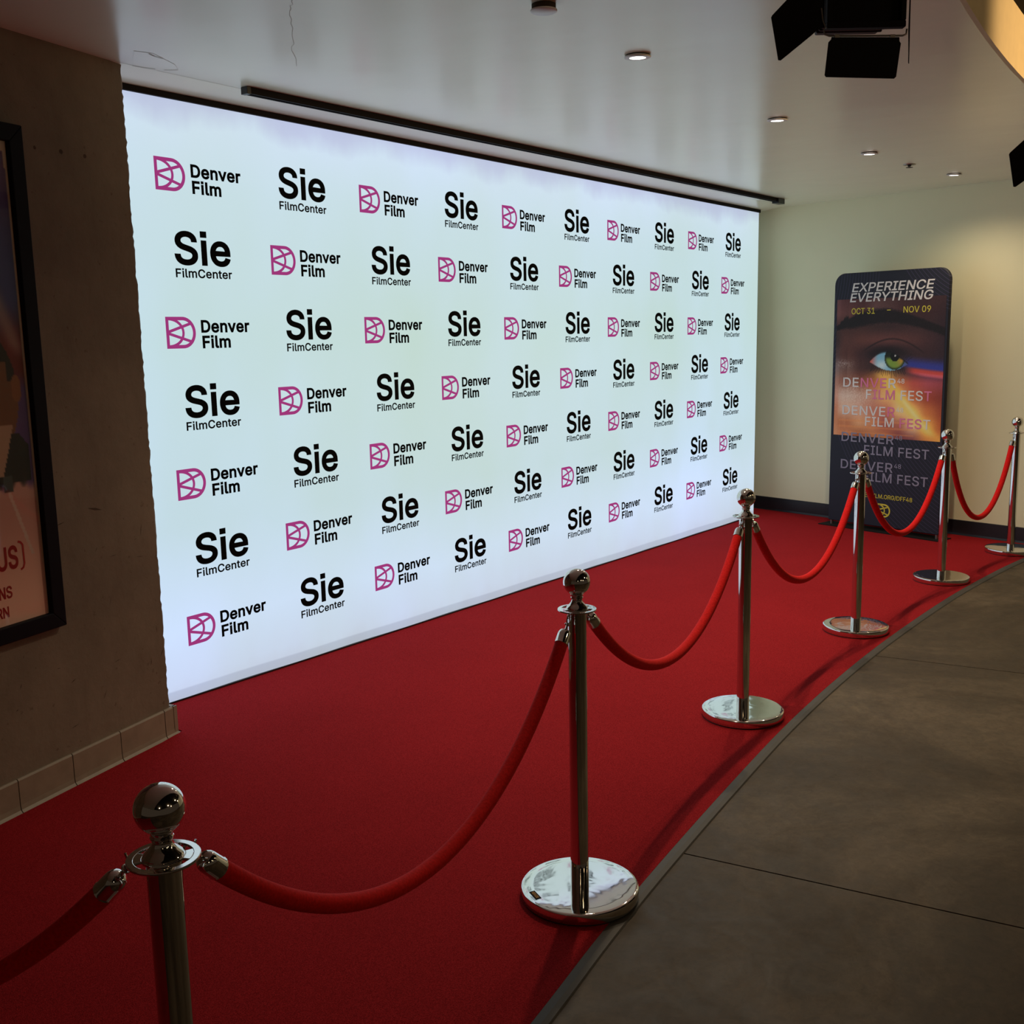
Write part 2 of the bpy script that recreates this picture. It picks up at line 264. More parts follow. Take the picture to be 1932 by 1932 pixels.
def letters(text, x0, base, cap, x1=None, bold=0.0, shear=0.0, track=0.0, tol=0.0):
    """filled letter mesh in a local (u, v) plane -> (verts, faces)"""
    pen = 0.0; lo = None; hi = 0.0
    loops = []
    for ch in text:
        if ch == ' ':
            pen += 195 + track; continue
        adv, Ls = GL[ch]
        for L in Ls:
            loops.append([(x + pen, y) for x, y in L])
            mx = max(x for x, y in L) + pen; mn = min(x for x, y in L) + pen
            lo = mn if lo is None else min(lo, mn); hi = max(hi, mx)
        pen += adv + track
    s = cap / (509.0 + 1.0 * bold)
    sx = s if x1 is None else (x1 - x0) / (hi - lo + 2 * bold)
    vs_, fs = [], []
    def wind(p):
        w = 0
        for L in loops:
            for k in range(len(L)):
                (xa, ya), (xb, yb) = L[k - 1], L[k]
                if (ya > p[1]) != (yb > p[1]) and p[0] < (xb - xa) * (p[1] - ya) / (yb - ya) + xa:
                    w += 1 if yb > ya else -1
        return w
    pts, eds = [], []
    for L in loops:
        P = [q for k, q in enumerate(L) if q != L[k - 1]]
        k0 = len(pts); n = len(P)
        pts += [Vector(q) for q in P]
        eds += [(k0 + k, k0 + (k + 1) % n) for k in range(n)]
    ov, oe, of = delaunay_2d_cdt(pts, eds, [], 0, 0.01)[:3]
    vs_ = [(x0 + (q.x - lo + bold) * sx + shear * q.y * s, base + q.y * s) for q in ov]
    for f in of:
        cx_ = sum(ov[i].x for i in f) / len(f); cy_ = sum(ov[i].y for i in f) / len(f)
        if wind((cx_, cy_ + 0.0137)): fs.append(list(f))
    if bold:
        # heavier weight: a mitred ribbon along every outline
        for L in loops:
            P = [q for k, q in enumerate(L) if q != L[k - 1]]
            n = len(P); k0 = len(vs_)
            for k in range(n):
                a, q, c = P[k - 1], P[k], P[(k + 1) % n]
                d1 = Vector((q[0] - a[0], q[1] - a[1])).normalized(); d2 = Vector((c[0] - q[0], c[1] - q[1])).normalized()
                n1 = Vector((-d1.y, d1.x)); n2 = Vector((-d2.y, d2.x))
                mt = n1 + n2
                mt = n1 if mt.length < 1e-3 else mt.normalized()
                ln = bold / max(0.5, mt.dot(n1))
                for sg in (1, -1):
                    y = (q[1] + mt.y * ln * sg) * s
                    vs_.append((x0 + (q[0] - lo + bold + mt.x * ln * sg) * sx + shear * y, base + y))
            for k in range(n):
                j = (k + 1) % n
                fs.append([k0 + 2 * k, k0 + 2 * k + 1, k0 + 2 * j + 1, k0 + 2 * j])
    return vs_, fs

def stroke(pts, w):
    """flat ribbon along a 2D polyline"""
    vs_, fs = [], []
    n = len(pts)
    for i, (x, y) in enumerate(pts):
        a = pts[max(i - 1, 0)]; b = pts[min(i + 1, n - 1)]
        d = math.hypot(b[0] - a[0], b[1] - a[1]) or 1
        nx, ny = -(b[1] - a[1]) / d * w / 2, (b[0] - a[0]) / d * w / 2
        vs_ += [(x + nx, y + ny), (x - nx, y - ny)]
    for i in range(n - 1):
        fs.append([2 * i, 2 * i + 1, 2 * i + 3, 2 * i + 2])
    return vs_, fs

def icon_shape(S=0.1234):
    """the round-sided letter mark: outer outline, inner arc and two spokes, origin at its top left, x right, y down negative"""
    k = S / 0.1234
    out = []
    w = 0.0138
    h = w / 2
    R = 0.0617 - h; cx = 0.0785
    path = [(h, -h), (cx, -h)] + [(cx + R * math.sin(a), -0.0617 + R * math.cos(a)) for a in [math.pi * i / 28 for i in range(1, 28)]] + [(cx, -0.1234 + h), (h, -0.1234 + h)]
    out.append(stroke(path, w))
    out.append(stroke([(h, 0), (h, -0.1234)], w))
    arc = [(0.012 + 0.069 * math.cos(a), -0.0617 + 0.0535 * math.sin(a)) for a in [math.pi * (0.47 - 0.94 * i / 24) for i in range(25)]]
    out.append(stroke(arc, 0.0112))
    out.append(stroke([(0.010, -0.0590), (0.1215, -0.0250)], 0.0112))
    out.append(stroke([(0.010, -0.0645), (0.1215, -0.0985)], 0.0112))
    return [([(x * k, y * k) for x, y in v], f) for v, f in out]

# ------------------------------------------------------------------ materials
def mat_ceiling():
    t = NT('ceiling_paint')
    c = t.coord()
    n = t.noise(c, 1.3, 5, 0.6)
    t.l(t.ramp(n, [(0.3, (0.89, 0.87, 0.69, 1)), (0.7, (0.93, 0.91, 0.73, 1))]), t.b.inputs['Base Color'])
    t.set(Roughness=0.24)
    t.b.inputs['Specular IOR Level'].default_value = 0.85
    n2 = t.noise(t.coord('Object', (1, 0.6, 1)), 2.2, 3, 0.5)
    t.bump(n2, 0.10, 0.05)
    return t.m
def mat_concrete_wall():
    t = NT('cast_concrete')
    c = t.coord()
    n = t.noise(c, 2.0, 8, 0.65)
    base = t.ramp(n, [(0.25, (0.145, 0.115, 0.085, 1)), (0.55, (0.215, 0.172, 0.128, 1)), (0.8, (0.28, 0.225, 0.17, 1))])
    st = t.noise(t.coord('Object', (6, 6, 1.6)), 3.0, 7, 0.7)
    sm = t.ramp(st, [(0.50, (1, 1, 1, 1)), (0.74, (0.80, 0.74, 0.70, 1))])
    base = t.mix(0.5, base, sm, 'MULTIPLY')
    sp = t.noise(c, 38, 3, 0.6)
    sm2 = t.ramp(sp, [(0.66, (1, 1, 1, 1)), (0.74, (0.55, 0.45, 0.40, 1))])
    base = t.mix(0.7, base, sm2, 'MULTIPLY')
    t.l(base, t.b.inputs['Base Color'])
    t.set(Roughness=0.85)
    t.bump(t.noise(c, 14, 6, 0.65), 0.35, 0.008)
    return t.m
def mat_cream():
    t = NT('cream_paint')
    n = t.noise(t.coord(), 1.1, 4)
    t.l(t.ramp(n, [(0.3, (0.86, 0.84, 0.58, 1)), (0.7, (0.91, 0.89, 0.62, 1))]), t.b.inputs['Base Color'])
    t.set(Roughness=0.6)
    t.bump(t.noise(t.coord(), 120, 3), 0.05, 0.002)
    return t.m
def mat_floor():
    t = NT('stained_concrete')
    c = t.coord()
    n = t.noise(c, 0.9, 9, 0.68, 0.6)
    base = t.ramp(n, [(0.36, (0.045, 0.030, 0.016, 1)), (0.5, (0.072, 0.050, 0.028, 1)), (0.64, (0.135, 0.099, 0.062, 1))])
    n2 = t.noise(c, 6.5, 8, 0.72, 1.2)
    base = t.mix(0.55, base, t.ramp(n2, [(0.38, (0.66, 0.63, 0.60, 1)), (0.62, (1.2, 1.2, 1.2, 1))]), 'MULTIPLY')
    n5 = t.noise(c, 24, 6, 0.75, 0.8)
    base = t.mix(0.6, base, t.ramp(n5, [(0.36, (0.70, 0.67, 0.62, 1)), (0.64, (1.25, 1.25, 1.25, 1))]), 'MULTIPLY')
    n3 = t.noise(c, 60, 3)
    base = t.mix(0.4, base, t.ramp(n3, [(0.30, (0.6, 0.55, 0.5, 1)), (0.42, (1, 1, 1, 1))]), 'MULTIPLY')
    t.l(base, t.b.inputs['Base Color'])
    rr = t.ramp(n2, [(0.3, (0.50, 0.50, 0.50, 1)), (0.7, (0.68, 0.68, 0.68, 1))])
    t.l(rr, t.b.inputs['Roughness'])
    t.b.inputs['Specular IOR Level'].default_value = 0.3
    t.bump(t.noise(c, 45, 5), 0.08, 0.003)
    return t.m
def mat_carpet():
    t = NT('red_carpet_pile')
    c = t.coord()
    n = t.noise(c, 330, 2, 0.6)
    base = t.ramp(n, [(0.30, (0.20, 0.009, 0.012, 1)), (0.5, (0.34, 0.015, 0.020, 1)), (0.72, (0.48, 0.024, 0.030, 1))])
    n2 = t.noise(c, 1.6, 4)
    base = t.mix(0.5, base, t.ramp(n2, [(0.3, (0.86, 0.86, 0.86, 1)), (0.7, (1.08, 1.08, 1.08, 1))]), 'MULTIPLY')
    t.l(base, t.b.inputs['Base Color'])
    t.set(Roughness=0.95)
    t.b.inputs['Specular IOR Level'].default_value = 0.04
    t.bump(t.noise(c, 420, 2), 0.6, 0.004)
    return t.m
def mat_chrome(name, rough=0.06, col=(0.78, 0.75, 0.71, 1), bump=0.0):
    t = NT(name)
    t.set(Base_Color=col, Metallic=1.0, Roughness=rough)
    n = t.noise(t.coord(), 40, 3)
    t.l(t.ramp(n, [(0.35, (rough * 0.7,) * 3 + (1,)), (0.75, (rough * 1.8,) * 3 + (1,))]), t.b.inputs['Roughness'])
    if bump:
        t.bump(t.noise(t.coord('Object', (1, 1, 0.2)), 9, 2, 0.5, 0.6), bump, 0.01)
    return t.m
def mat_velvet():
    t = NT('red_velvet')
    n = t.noise(t.coord(), 160, 3)
    t.l(t.ramp(n, [(0.3, (0.62, 0.005, 0.006, 1)), (0.7, (0.84, 0.010, 0.011, 1))]), t.b.inputs['Base Color'])
    t.set(Roughness=0.85)
    t.b.inputs['Specular IOR Level'].default_value = 0.2
    t.b.inputs['Sheen Weight'].default_value = 0.10
    t.b.inputs['Sheen Roughness'].default_value = 0.4
    t.b.inputs['Sheen Tint'].default_value = (1, 0.10, 0.08, 1)
    t.bump(t.noise(t.coord(), 240, 2), 0.2, 0.002)
    return t.m
def mat_panel():
    # back-lit fabric: its lamps sit closer together along the top and bottom edges
    t = NT('backlit_fabric')
    c = t.coord()
    n = t.noise(t.coord('Object', (1.0, 1.0, 0.55)), 0.9, 3, 0.5)
    sep = t.n('ShaderNodeSeparateXYZ'); t.l(c, sep.inputs[0])
    mr = t.n('ShaderNodeMapRange'); mr.inputs[1].default_value = 0; mr.inputs[2].default_value = 2.44
    n4 = t.noise(t.coord('Object', (1.0, 1.0, 0.6)), 2.6, 4, 0.6)
    ad = t.n('ShaderNodeMath', operation='MULTIPLY_ADD'); t.l(n4, ad.inputs[0]); ad.inputs[1].default_value = 0.24; ad.inputs[2].default_value = -0.12
    ad2 = t.n('ShaderNodeMath', operation='ADD'); t.l(sep.outputs['Z'], ad2.inputs[0]); t.l(ad.outputs[0], ad2.inputs[1])
    t.l(ad2.outputs[0], mr.inputs[0])
    zc = t.ramp(mr.outputs[0], [(0.0, (0.50, 0.57, 0.70, 1)), (0.035, (0.53, 0.63, 0.79, 1)), (0.13, (0.56, 0.70, 0.88, 1)), (0.30, (0.50, 0.66, 0.73, 1)),
                                 (0.62, (0.50, 0.67, 0.69, 1)), (0.85, (0.53, 0.69, 0.76, 1)), (0.95, (0.57, 0.71, 0.84, 1)), (0.985, (0.48, 0.55, 0.74, 1)), (1.0, (0.46, 0.52, 0.72, 1))])
    nc = t.ramp(n, [(0.33, (0.95, 0.96, 0.86, 1)), (0.55, (1.0, 1.0, 1.0, 1)), (0.72, (1.05, 1.05, 1.14, 1))])
    mh = t.n('ShaderNodeMapRange'); mh.inputs[1].default_value = 0.0; mh.inputs[2].default_value = 0.5; t.l(sep.outputs['Z'], mh.inputs[0])
    hem = t.ramp(mh.outputs[0], [(0.0, (0.80, 0.80, 0.80, 1)), (0.080, (0.80, 0.80, 0.82, 1)), (0.094, (1, 1, 1, 1))])
    zc = t.mix(1.0, zc, hem, 'MULTIPLY')
    col = t.mix(1.0, zc, nc, 'MULTIPLY')
    t.l(col, t.b.inputs['Emission Color'])
    t.b.inputs['Emission Strength'].default_value = 0.93 * PANEL
    t.set(Base_Color=(0.12, 0.12, 0.12, 1), Roughness=0.6)
    t.b.inputs['Specular IOR Level'].default_value = 0.1
    return t.m

M = {}
M['ceiling'] = mat_ceiling()
M['crack'] = plain('crack_shadow', lin(165, 158, 145), 0.9)
M['flake'] = plain('flaked_paint', (0.55, 0.53, 0.50, 1), 0.5, var=0.08)
M['wallconc'] = mat_concrete_wall()
M['cream'] = mat_cream()
M['floor'] = mat_floor()
M['joint'] = plain('joint_filler', (0.03, 0.024, 0.018, 1), 0.9)
M['carpet'] = mat_carpet()
M['edge'] = plain('grey_rubber', (0.055, 0.050, 0.045, 1), 0.55, spec=0.4, var=0.12)
M['chrome'] = mat_chrome('polished_steel', 0.05)
M['base'] = mat_chrome('polished_base_steel', 0.05, (0.80, 0.78, 0.74, 1), 0.10)
M['velvet'] = mat_velvet()
M['panel'] = mat_panel()
M['ink'] = plain('black_ink', (0.006, 0.007, 0.008, 1), 0.7, spec=0.05)
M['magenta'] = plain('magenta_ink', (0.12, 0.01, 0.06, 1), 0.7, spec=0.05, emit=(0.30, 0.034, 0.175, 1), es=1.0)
M['black'] = plain('black_metal', (0.012, 0.012, 0.013, 1), 0.45, var=0.1)
M['matteblack'] = plain('matte_black', (0.010, 0.009, 0.009, 1), 0.8, spec=0.2)
M['dark'] = plain('dark_paint', (0.012, 0.010, 0.008, 1), 0.9, spec=0.1)
M['cove'] = plain('black_cove_base', (0.014, 0.015, 0.020, 1), 0.35, var=0.1)
M['tile'] = plain('beige_tile', (0.30, 0.245, 0.185, 1), 0.5, var=0.10)
M['grout'] = plain('dark_grout', (0.05, 0.04, 0.03, 1), 0.9)
M['white'] = plain('white_trim', (0.75, 0.74, 0.72, 1), 0.45)
M['lens'] = plain('lamp_lens', (0.9, 0.9, 0.9, 1), 0.4, emit=(1.0, 0.96, 0.88, 1), es=6.0)
M['lensoff'] = plain('unlit_lens', (0.70, 0.70, 0.68, 1), 0.35)
M['gap'] = plain('dark_gap', (0.06, 0.045, 0.03, 1), 0.9)
M['fascia'] = plain('fascia_paint', (0.72, 0.58, 0.36, 1), 0.6, var=0.04)
M['rubber'] = plain('black_rubber', (0.01, 0.01, 0.01, 1), 0.7)
M['sticker'] = plain('black_sticker', (0.010, 0.009, 0.008, 1), 0.8, spec=0.1)
M['orange'] = plain('orange_print', lin(250, 180, 60), 0.5)
M['frame'] = plain('black_frame', (0.006, 0.006, 0.010, 1), 0.6, spec=0.12, var=0.1)
M['housing'] = plain('lamp_housing', (0.016, 0.012, 0.010, 1), 0.55, spec=0.25, var=0.1)
M['greymetal'] = plain('grey_rod', (0.30, 0.27, 0.25, 1), 0.35, metal=0.9)

CEIL = 2.4746
# ------------------------------------------------------------------ building axes (the walls stand 13 degrees off the backdrop)
LW0 = Vector((0.9865, -0.1544, 0)); LE = Vector((0.9757, 0.2193, 0)); LN = Vector((0.2193, -0.9757, 0))
def lwp(u, z, off=0.0):
    q = LW0 + LE * u + LN * off
    return Vector((q.x, q.y, z))
FW0 = Vector((7.066, 0.064, 0)); FE = Vector((-0.2261, -0.9741, 0)); FN = Vector((-0.9741, 0.2261, 0))   # toward the viewer's right / into the room
def fwp(u, z, off=0.0):
    q = FW0 + FE * u + FN * off
    return Vector((q.x, q.y, z))

# ------------------------------------------------------------------ floor: slabs divided by sawn joints
def joint_x(i, y):
    x0 = [-3.2, -0.98, 1.219, 3.454, 5.70][i]
    return x0 + (-2.2 - y) * 0.138
mb = MB()
Y0, Y1 = 1.2, -8.0
for i in range(6):
    def xa(i, y, s):
        return (-5.0 if i < 0 else 9.0 if i > 4 else joint_x(i, y) + s * 0.0028)
    p = [(xa(i - 1, Y1, 1), Y1, 0), (xa(i, Y1, -1), Y1, 0), (xa(i, Y0, -1), Y0, 0), (xa(i - 1, Y0, 1), Y0, 0)]
    mb.prism(p, (0, 0, -0.02), 0)
mb.box((-5, Y1, -0.06), (9, Y0, -0.012), 1)
struct(mb.build('floor', [M['floor'], M['joint']]), 'brown stained concrete floor with sawn joints')

# ------------------------------------------------------------------ ceiling with its curved edge, fascia and the dark lobby ceiling
AX, AY, AR = 3.9, -2.595, 18.0
def arc_y(x): return AY - (AR - math.sqrt(AR * AR - (x - AX) ** 2))
mb = MB()
xs = [-5 + 14 * i / 56 for i in range(57)]
vs_ = []; fs = []
for x in xs:
    vs_ += [(x, arc_y(x), CEIL), (x, 1.2, CEIL), (x, 1.2, CEIL + 0.25), (x, arc_y(x), CEIL + 0.25)]
for i in range(56):
    a, b = 4 * i, 4 * i + 4
    fs += [[a, b, b + 1, a + 1], [a + 2, b + 2, b + 3, a + 3], [a + 1, b + 1, b + 2, a + 2], [a + 3, b + 3, b, a]]
fs += [[0, 1, 2, 3], [4 * 56 + k for k in (3, 2, 1, 0)]]
mb.add(vs_, fs, 0)
def ceil_strip(pts, w, mi, dz=0.0012):
    v, f = stroke(pts, w)
    mb.add([(x, y, CEIL - dz) for x, y in v], f, mi)
# hairline crack
cr = []
for a_, c_ in zip([(0.86, -1.16), (0.93, -1.07), (1.09, -0.91), (1.24, -0.74)], [(0.93, -1.07), (1.09, -0.91), (1.24, -0.74), (1.43, -0.56)]):
    for k in range(5):
        s_ = k / 5
        cr.append((a_[0] + (c_[0] - a_[0]) * s_ + random.uniform(-0.008, 0.008), a_[1] + (c_[1] - a_[1]) * s_))
ceil_strip(cr, 0.0011, 1)
# flaking paint by the concrete corner
pc = (1.04, -0.25)
pv = [(1.02, -0.16), (1.08, -0.13), (1.12, -0.19), (1.15, -0.24), (1.10, -0.29), (1.02, -0.33), (0.96, -0.36), (0.90, -0.34), (0.95, -0.26)]
n = len(pv)
mb.add([(x, y, CEIL - 0.0008) for x, y in pv] + [(pc[0], pc[1], CEIL - 0.0010)], [[i, (i + 1) % n, n] for i in range(n)], 2)
for a, b in (((1.01, -0.17), (1.09, -0.19)), ((1.05, -0.12), (1.10, -0.13)), ((1.12, -0.20), (1.15, -0.24)), ((0.95, -0.35), (1.02, -0.33))):
    ceil_strip([a, ((a[0] + b[0]) / 2, (a[1] + b[1]) / 2 + 0.006), b], 0.004, 1, 0.0022)
struct(mb.build('ceiling', [M['ceiling'], M['crack'], M['ceiling']]), 'white painted ceiling with a hairline crack')

FH = 0.215
mb = MB()
vs_ = []; fs = []
for x in xs:
    y = arc_y(x)
    vs_ += [(x, y - 0.004, CEIL - 0.006), (x, y + 0.012, CEIL - 0.006), (x, y + 0.012, CEIL + FH), (x, y - 0.004, CEIL + FH)]
for i in range(56):
    a, b = 4 * i, 4 * i + 4
    fs += [[a, b, b + 1, a + 1], [a + 2, b + 2, b + 3, a + 3], [a + 3, b + 3, b, a]]
mb.add(vs_, fs, 0)
struct(mb.build('trim_1', M['fascia']), 'curved cream fascia lit orange at ceiling edge')
mb = MB()
vs_ = []; fs = []
for x in xs:
    vs_ += [(x, -8.0, CEIL + FH), (x, arc_y(x) + 0.10, CEIL + FH), (x, arc_y(x) + 0.10, CEIL + FH + 0.03), (x, -8.0, CEIL + FH + 0.03)]
for i in range(56):
    a, b = 4 * i, 4 * i + 4
    fs += [[a, b, b + 1, a + 1], [a + 2, b + 2, b + 3, a + 3], [a + 1, b + 1, b + 2, a + 2], [a + 3, b + 3, b, a]]
mb.add(vs_, fs, 0)
struct(mb.build('ceiling', M['dark']), 'dark lobby ceiling beyond the curved fascia')

# ------------------------------------------------------------------ concrete wall on the left, with a chipped arris
mb = MB()
NZ = 160
T = 0.42
def jit(i):
    return (random.gauss(0, 0.0011) + 0.0016 * math.sin(i * 0.31) * math.sin(i * 0.083), random.gauss(0, 0.0015))
vs_ = []; fs = []
US = [-4.2, -3.0, -2.0, -1.4, -1.0, -0.7, -0.4, -0.2, -0.1, -0.05, -0.02]
rowlen = len(US) + 4
for i in range(NZ + 1):
    z = CEIL * i / NZ
    a, b = jit(i)
    for u in US:
        vs_.append(lwp(u, z, 0.0))
    ch = 0.007 + abs(a)
    vs_.append(lwp(-0.012 - ch + a, z, -0.0))
    vs_.append(lwp(-0.010 + a, z, -ch * 0.7 + b))
    vs_.append(lwp(-0.008, z, -0.05))
    vs_.append(lwp(-0.008, z, -T))
for i in range(NZ):
    for k in range(rowlen - 1):
        a = i * rowlen + k
        fs.append([a, a + 1, a + 1 + rowlen, a + rowlen])
mb.add(vs_, fs, 0)
# bolt holes, a chip and scrapes
def disc(u, z, r, mi=1, off=0.0006):
    k = 10
    mb.add([lwp(u + r * math.cos(2 * math.pi * i / k) * random.uniform(0.85, 1.1), z + r * math.sin(2 * math.pi * i / k) * random.uniform(0.85, 1.15), off) for i in range(k)], [list(range(k))], mi)
for u, z, r in ((-0.431, 2.133, 0.006), (-0.322, 2.136, 0.008), (-0.219, 2.135, 0.007)):
    disc(u, z, r)
mb.add([lwp(-0.34, 0.948, 0.0006), lwp(-0.31, 0.936, 0.0006), lwp(-0.275, 0.932, 0.0006), lwp(-0.305, 0.944, 0.0006)], [[0, 1, 2, 3]], 1)
for k in range(34):
    u = random.uniform(-0.95, -0.03); z = random.uniform(0.2, 1.05); L = random.uniform(0.01, 0.05); an = random.uniform(0.9, 2.2) if random.random() < 0.7 else random.uniform(-0.2, 0.5)
    du, dz_ = L * math.cos(an), L * math.sin(an)
    w = random.uniform(0.0006, 0.0016)
    mb.add([lwp(u, z, 0.0006), lwp(u + du * 0.5 + w, z + dz_ * 0.5 - w, 0.0006), lwp(u + du, z + dz_, 0.0006), lwp(u + du * 0.5 - w, z + dz_ * 0.5 + w, 0.0006)], [[0, 1, 2, 3]], 1)
M['pit'] = plain('pitted_concrete', (0.075, 0.05, 0.035, 1), 0.95)
struct(mb.build('wall_left', [M['wallconc'], M['pit']]), 'dark cast concrete wall with a chipped corner')

# tile skirting of the concrete wall
mb = MB()
HB = 0.118
def skirt(u0, u1):
    prof = [(0.0, 0.0), (0.022, 0.0), (0.020, 0.004), (0.012, 0.014), (0.010, 0.03), (0.010, HB - 0.006), (0.006, HB), (0.0, HB)]
    vv = [lwp(u0, z, o + 0.0002) for o, z in prof] + [lwp(u1, z, o + 0.0002) for o, z in prof]
    n = len(prof)
    mb.add(vv, [[i, (i + 1) % n, (i + 1) % n + n, i + n] for i in range(n)] + [list(range(n)), list(range(2 * n - 1, n - 1, -1))], 0)
edges = [0.012, -0.055, -0.286, -0.512, -0.742] + [-0.742 - 0.23 * k for k in range(1, 15)]
for a, b in zip(edges[1:], edges[:-1]):
    skirt(a + 0.0018, b - (0.0018 if b < 0 else 0))
mb.box((0, 0, 0), (1, 1, 1), 1, Matrix.Translation(lwp(-3.96, 0, 0)) @ Matrix(((LE.x * 3.95, LN.x * 0.009, 0, 0), (LE.y * 3.95, LN.y * 0.009, 0, 0), (0, 0, HB - 0.004, 0), (0, 0, 0, 1))))
# return round the corner
mb.prism([lwp(-0.006, 0, 0.012), lwp(0.012, 0, 0.012), lwp(0.012, 0, -0.30), lwp(-0.006, 0, -0.30)], (0, 0, HB), 0)
mb.prism([lwp(-0.006, 0, 0.022), lwp(0.026, 0, 0.024), lwp(0.024, 0, -0.30), lwp(-0.006, 0, -0.30)], (0, 0, 0.005), 0)
struct(mb.build('baseboard_left', [M['tile'], M['grout']]), 'beige tile skirting under the concrete wall')

# ------------------------------------------------------------------ cream wall at the far end, wall behind the backdrop
mb = MB()
mb.prism([fwp(-1.1, 0), fwp(6.5, 0), fwp(6.5, 0, -0.12), fwp(-1.1, 0, -0.12)], (0, 0, 2.69), 0)
struct(mb.build('wall_right', M['cream']), 'cream painted wall at the far end')
mb = MB()
prof = [(0.0, 0.0), (0.013, 0.0), (0.006, 0.008), (0.004, 0.02), (0.004, 0.112), (0.0, 0.116)]
n = len(prof)
vv = [fwp(-0.9, z, o) for o, z in prof] + [fwp(6.4, z, o) for o, z in prof]
mb.add(vv, [[i, (i + 1) % n, (i + 1) % n + n, i + n] for i in range(n)] + [list(range(n)), list(range(2 * n - 1, n - 1, -1))], 0)
struct(mb.build('baseboard_right', M['cove']), 'black cove base along the cream wall')
mb = MB()
mb.box((0.3, 0.62, 0), (7.3, 0.72, CEIL), 0)
struct(mb.build('wall_back', M['cream']), 'wall hidden behind the backdrop')

# ------------------------------------------------------------------ red carpet with rubber edging
EP = [(-3.6, -3.15), (-2.2, -2.80), (-1.0, -2.56), (-0.3, -2.445), (0.358, -2.352), (0.698, -2.300), (1.087, -2.250), (1.708, -2.185), (2.367, -2.128), (3.049, -2.098), (3.783, -2.095), (4.725, -2.128), (5.463, -2.190), (5.913, -2.245), (6.50, -2.335)]
def crom(P, m=10):
    out = []
    for i in range(len(P) - 1):
        p0, p1, p2, p3 = P[max(i - 1, 0)], P[i], P[i + 1], P[min(i + 2, len(P) - 1)]
        for k in range(m):
            t = k / m
            out.append(tuple(0.5 * (2 * p1[j] + (p2[j] - p0[j]) * t + (2 * p0[j] - 5 * p1[j] + 4 * p2[j] - p3[j]) * t * t + (3 * p1[j] - p0[j] - 3 * p2[j] + p3[j]) * t ** 3) for j in range(len(p1))))
    out.append(tuple(P[-1]))
    return out
edge = crom(EP, 8)
EW = 0.036
CT = 0.007
carpet = thing('red_carpet', 'red carpet runner laid in front of the glowing logo backdrop', 'carpet', (3.0, -1.2, 0))
def rel(o, p): return [tuple(Vector(q) - o.location) for q in p]
mb = MB()
inner = []
for i, (x, y) in enumerate(edge):
    a = edge[max(i - 1, 0)]; b = edge[min(i + 1, len(edge) - 1)]
    d = math.hypot(b[0] - a[0], b[1] - a[1])
    inner.append((x - (b[1] - a[1]) / d * EW, y + (b[0] - a[0]) / d * EW))
def top_y(x):
    # back edge of the carpet: along the concrete wall, then under the backdrop to the cream wall
    if x < 1.02:
        return -0.1544 + (x - 0.9865) * 0.2248 - 0.024
    return 0.30
vs_ = []; fs = []
cols = []
for x, y in inner:
    cols.append((x, y))
back = []
for x, y in cols:
    xr = x
    yb = top_y(xr)
    back.append((xr, yb))
mb_pts = cols
# right end follows the cream wall
R1 = fwp(2.36, 0, 0.016); R2 = fwp(-0.22, 0, 0.016)
poly = [(x, y, CT) for x, y in cols if x < 6.42] + [(R1.x, R1.y, CT), (R2.x, R2.y, CT), (1.02, 0.30, CT), (1.02, -0.16, CT)] + [(x, top_y(x), CT) for x in (0.9, 0.2, -1.0, -2.4)] 
poly = rel(carpet, poly)
mb.prism(poly, (0, 0, -(CT - 0.0005)), 0)
o = mb.build('pile', M['carpet'], carpet)
mb = MB()
prof = [(0.0005, CT), (0.020, CT - 0.0004), (0.034, 0.004), (0.0375, 0.0006), (0.0005, 0.0006)]
vs_ = []
ed2 = [q for q in edge if q[0] < 6.46]
for i, (x, y) in enumerate(ed2):
    a = ed2[max(i - 1, 0)]; b = ed2[min(i + 1, len(ed2) - 1)]
    d = math.hypot(b[0] - a[0], b[1] - a[1]); nx, ny = -(b[1] - a[1]) / d, (b[0] - a[0]) / d
    for w, z in prof:
        vs_.append(Vector((x + nx * (EW - w), y + ny * (EW - w), z)) - carpet.location)
n = len(prof); k = len(ed2)
fs = [[i * n + j, i * n + (j + 1) % n, (i + 1) * n + (j + 1) % n, (i + 1) * n + j] for i in range(k - 1) for j in range(n)]
fs += [list(range(n)), list(range(k * n - 1, k * n - n - 1, -1))]
mb.add(vs_, fs, 0, False)
o = mb.build('edging', M['edge'], carpet)
o['label'] = 'dark grey rubber edging strip'

# ------------------------------------------------------------------ glowing logo backdrop
def ysurf(x, z):
    return (0.147 - 0.0397 * (x - 1.162)) * (1 - z / 2.45)
def warp(x, z):
    X = 0.08152 + 1.03217 * x - 0.031545 * z - 0.013368 * x * z - 0.009999 * x * x - 0.001162 * z * z + 0.003989 * x * x * z + 0.000392 * x * z * z
    Z = -0.081621 + 0.017518 * x + 1.086102 * z - 0.018022 * x * z - 0.00016 * x * x - 0.021424 * z * z + 0.000087 * x * x * z + 0.004363 * x * z * z
    return X, Z
back = thing('logo_backdrop', 'large glowing white photo backdrop printed with rows of repeating logos', 'backdrop', (3.9, 0.05, 0.012))
BL = Vector(back.location)
mb = MB()
NX, NZ = 48, 24
ZT, ZB = 2.428, 0.014
def xr(z): return 6.6780 + (6.8525 - 6.6780) * z / 2.44
vs_ = []; fs = []
for j in range(NZ + 1):
    z = ZB + (ZT - ZB) * j / NZ
    for i in range(NX + 1):
        x = 0.92 + (xr(z) - 0.92) * i / NX
        wr = 0.004 * math.sin(x * 9 + z * 2) * math.exp(-((z - 0.03) / 0.12) ** 2)
        vs_.append(Vector((x, ysurf(x, z) + wr, z)) - BL)
W1 = NX + 1
for j in range(NZ):
    for i in range(NX):
        a = j * W1 + i
        fs.append([a, a + 1, a + 1 + W1, a + W1])
mb.add(vs_, fs, 0, True)
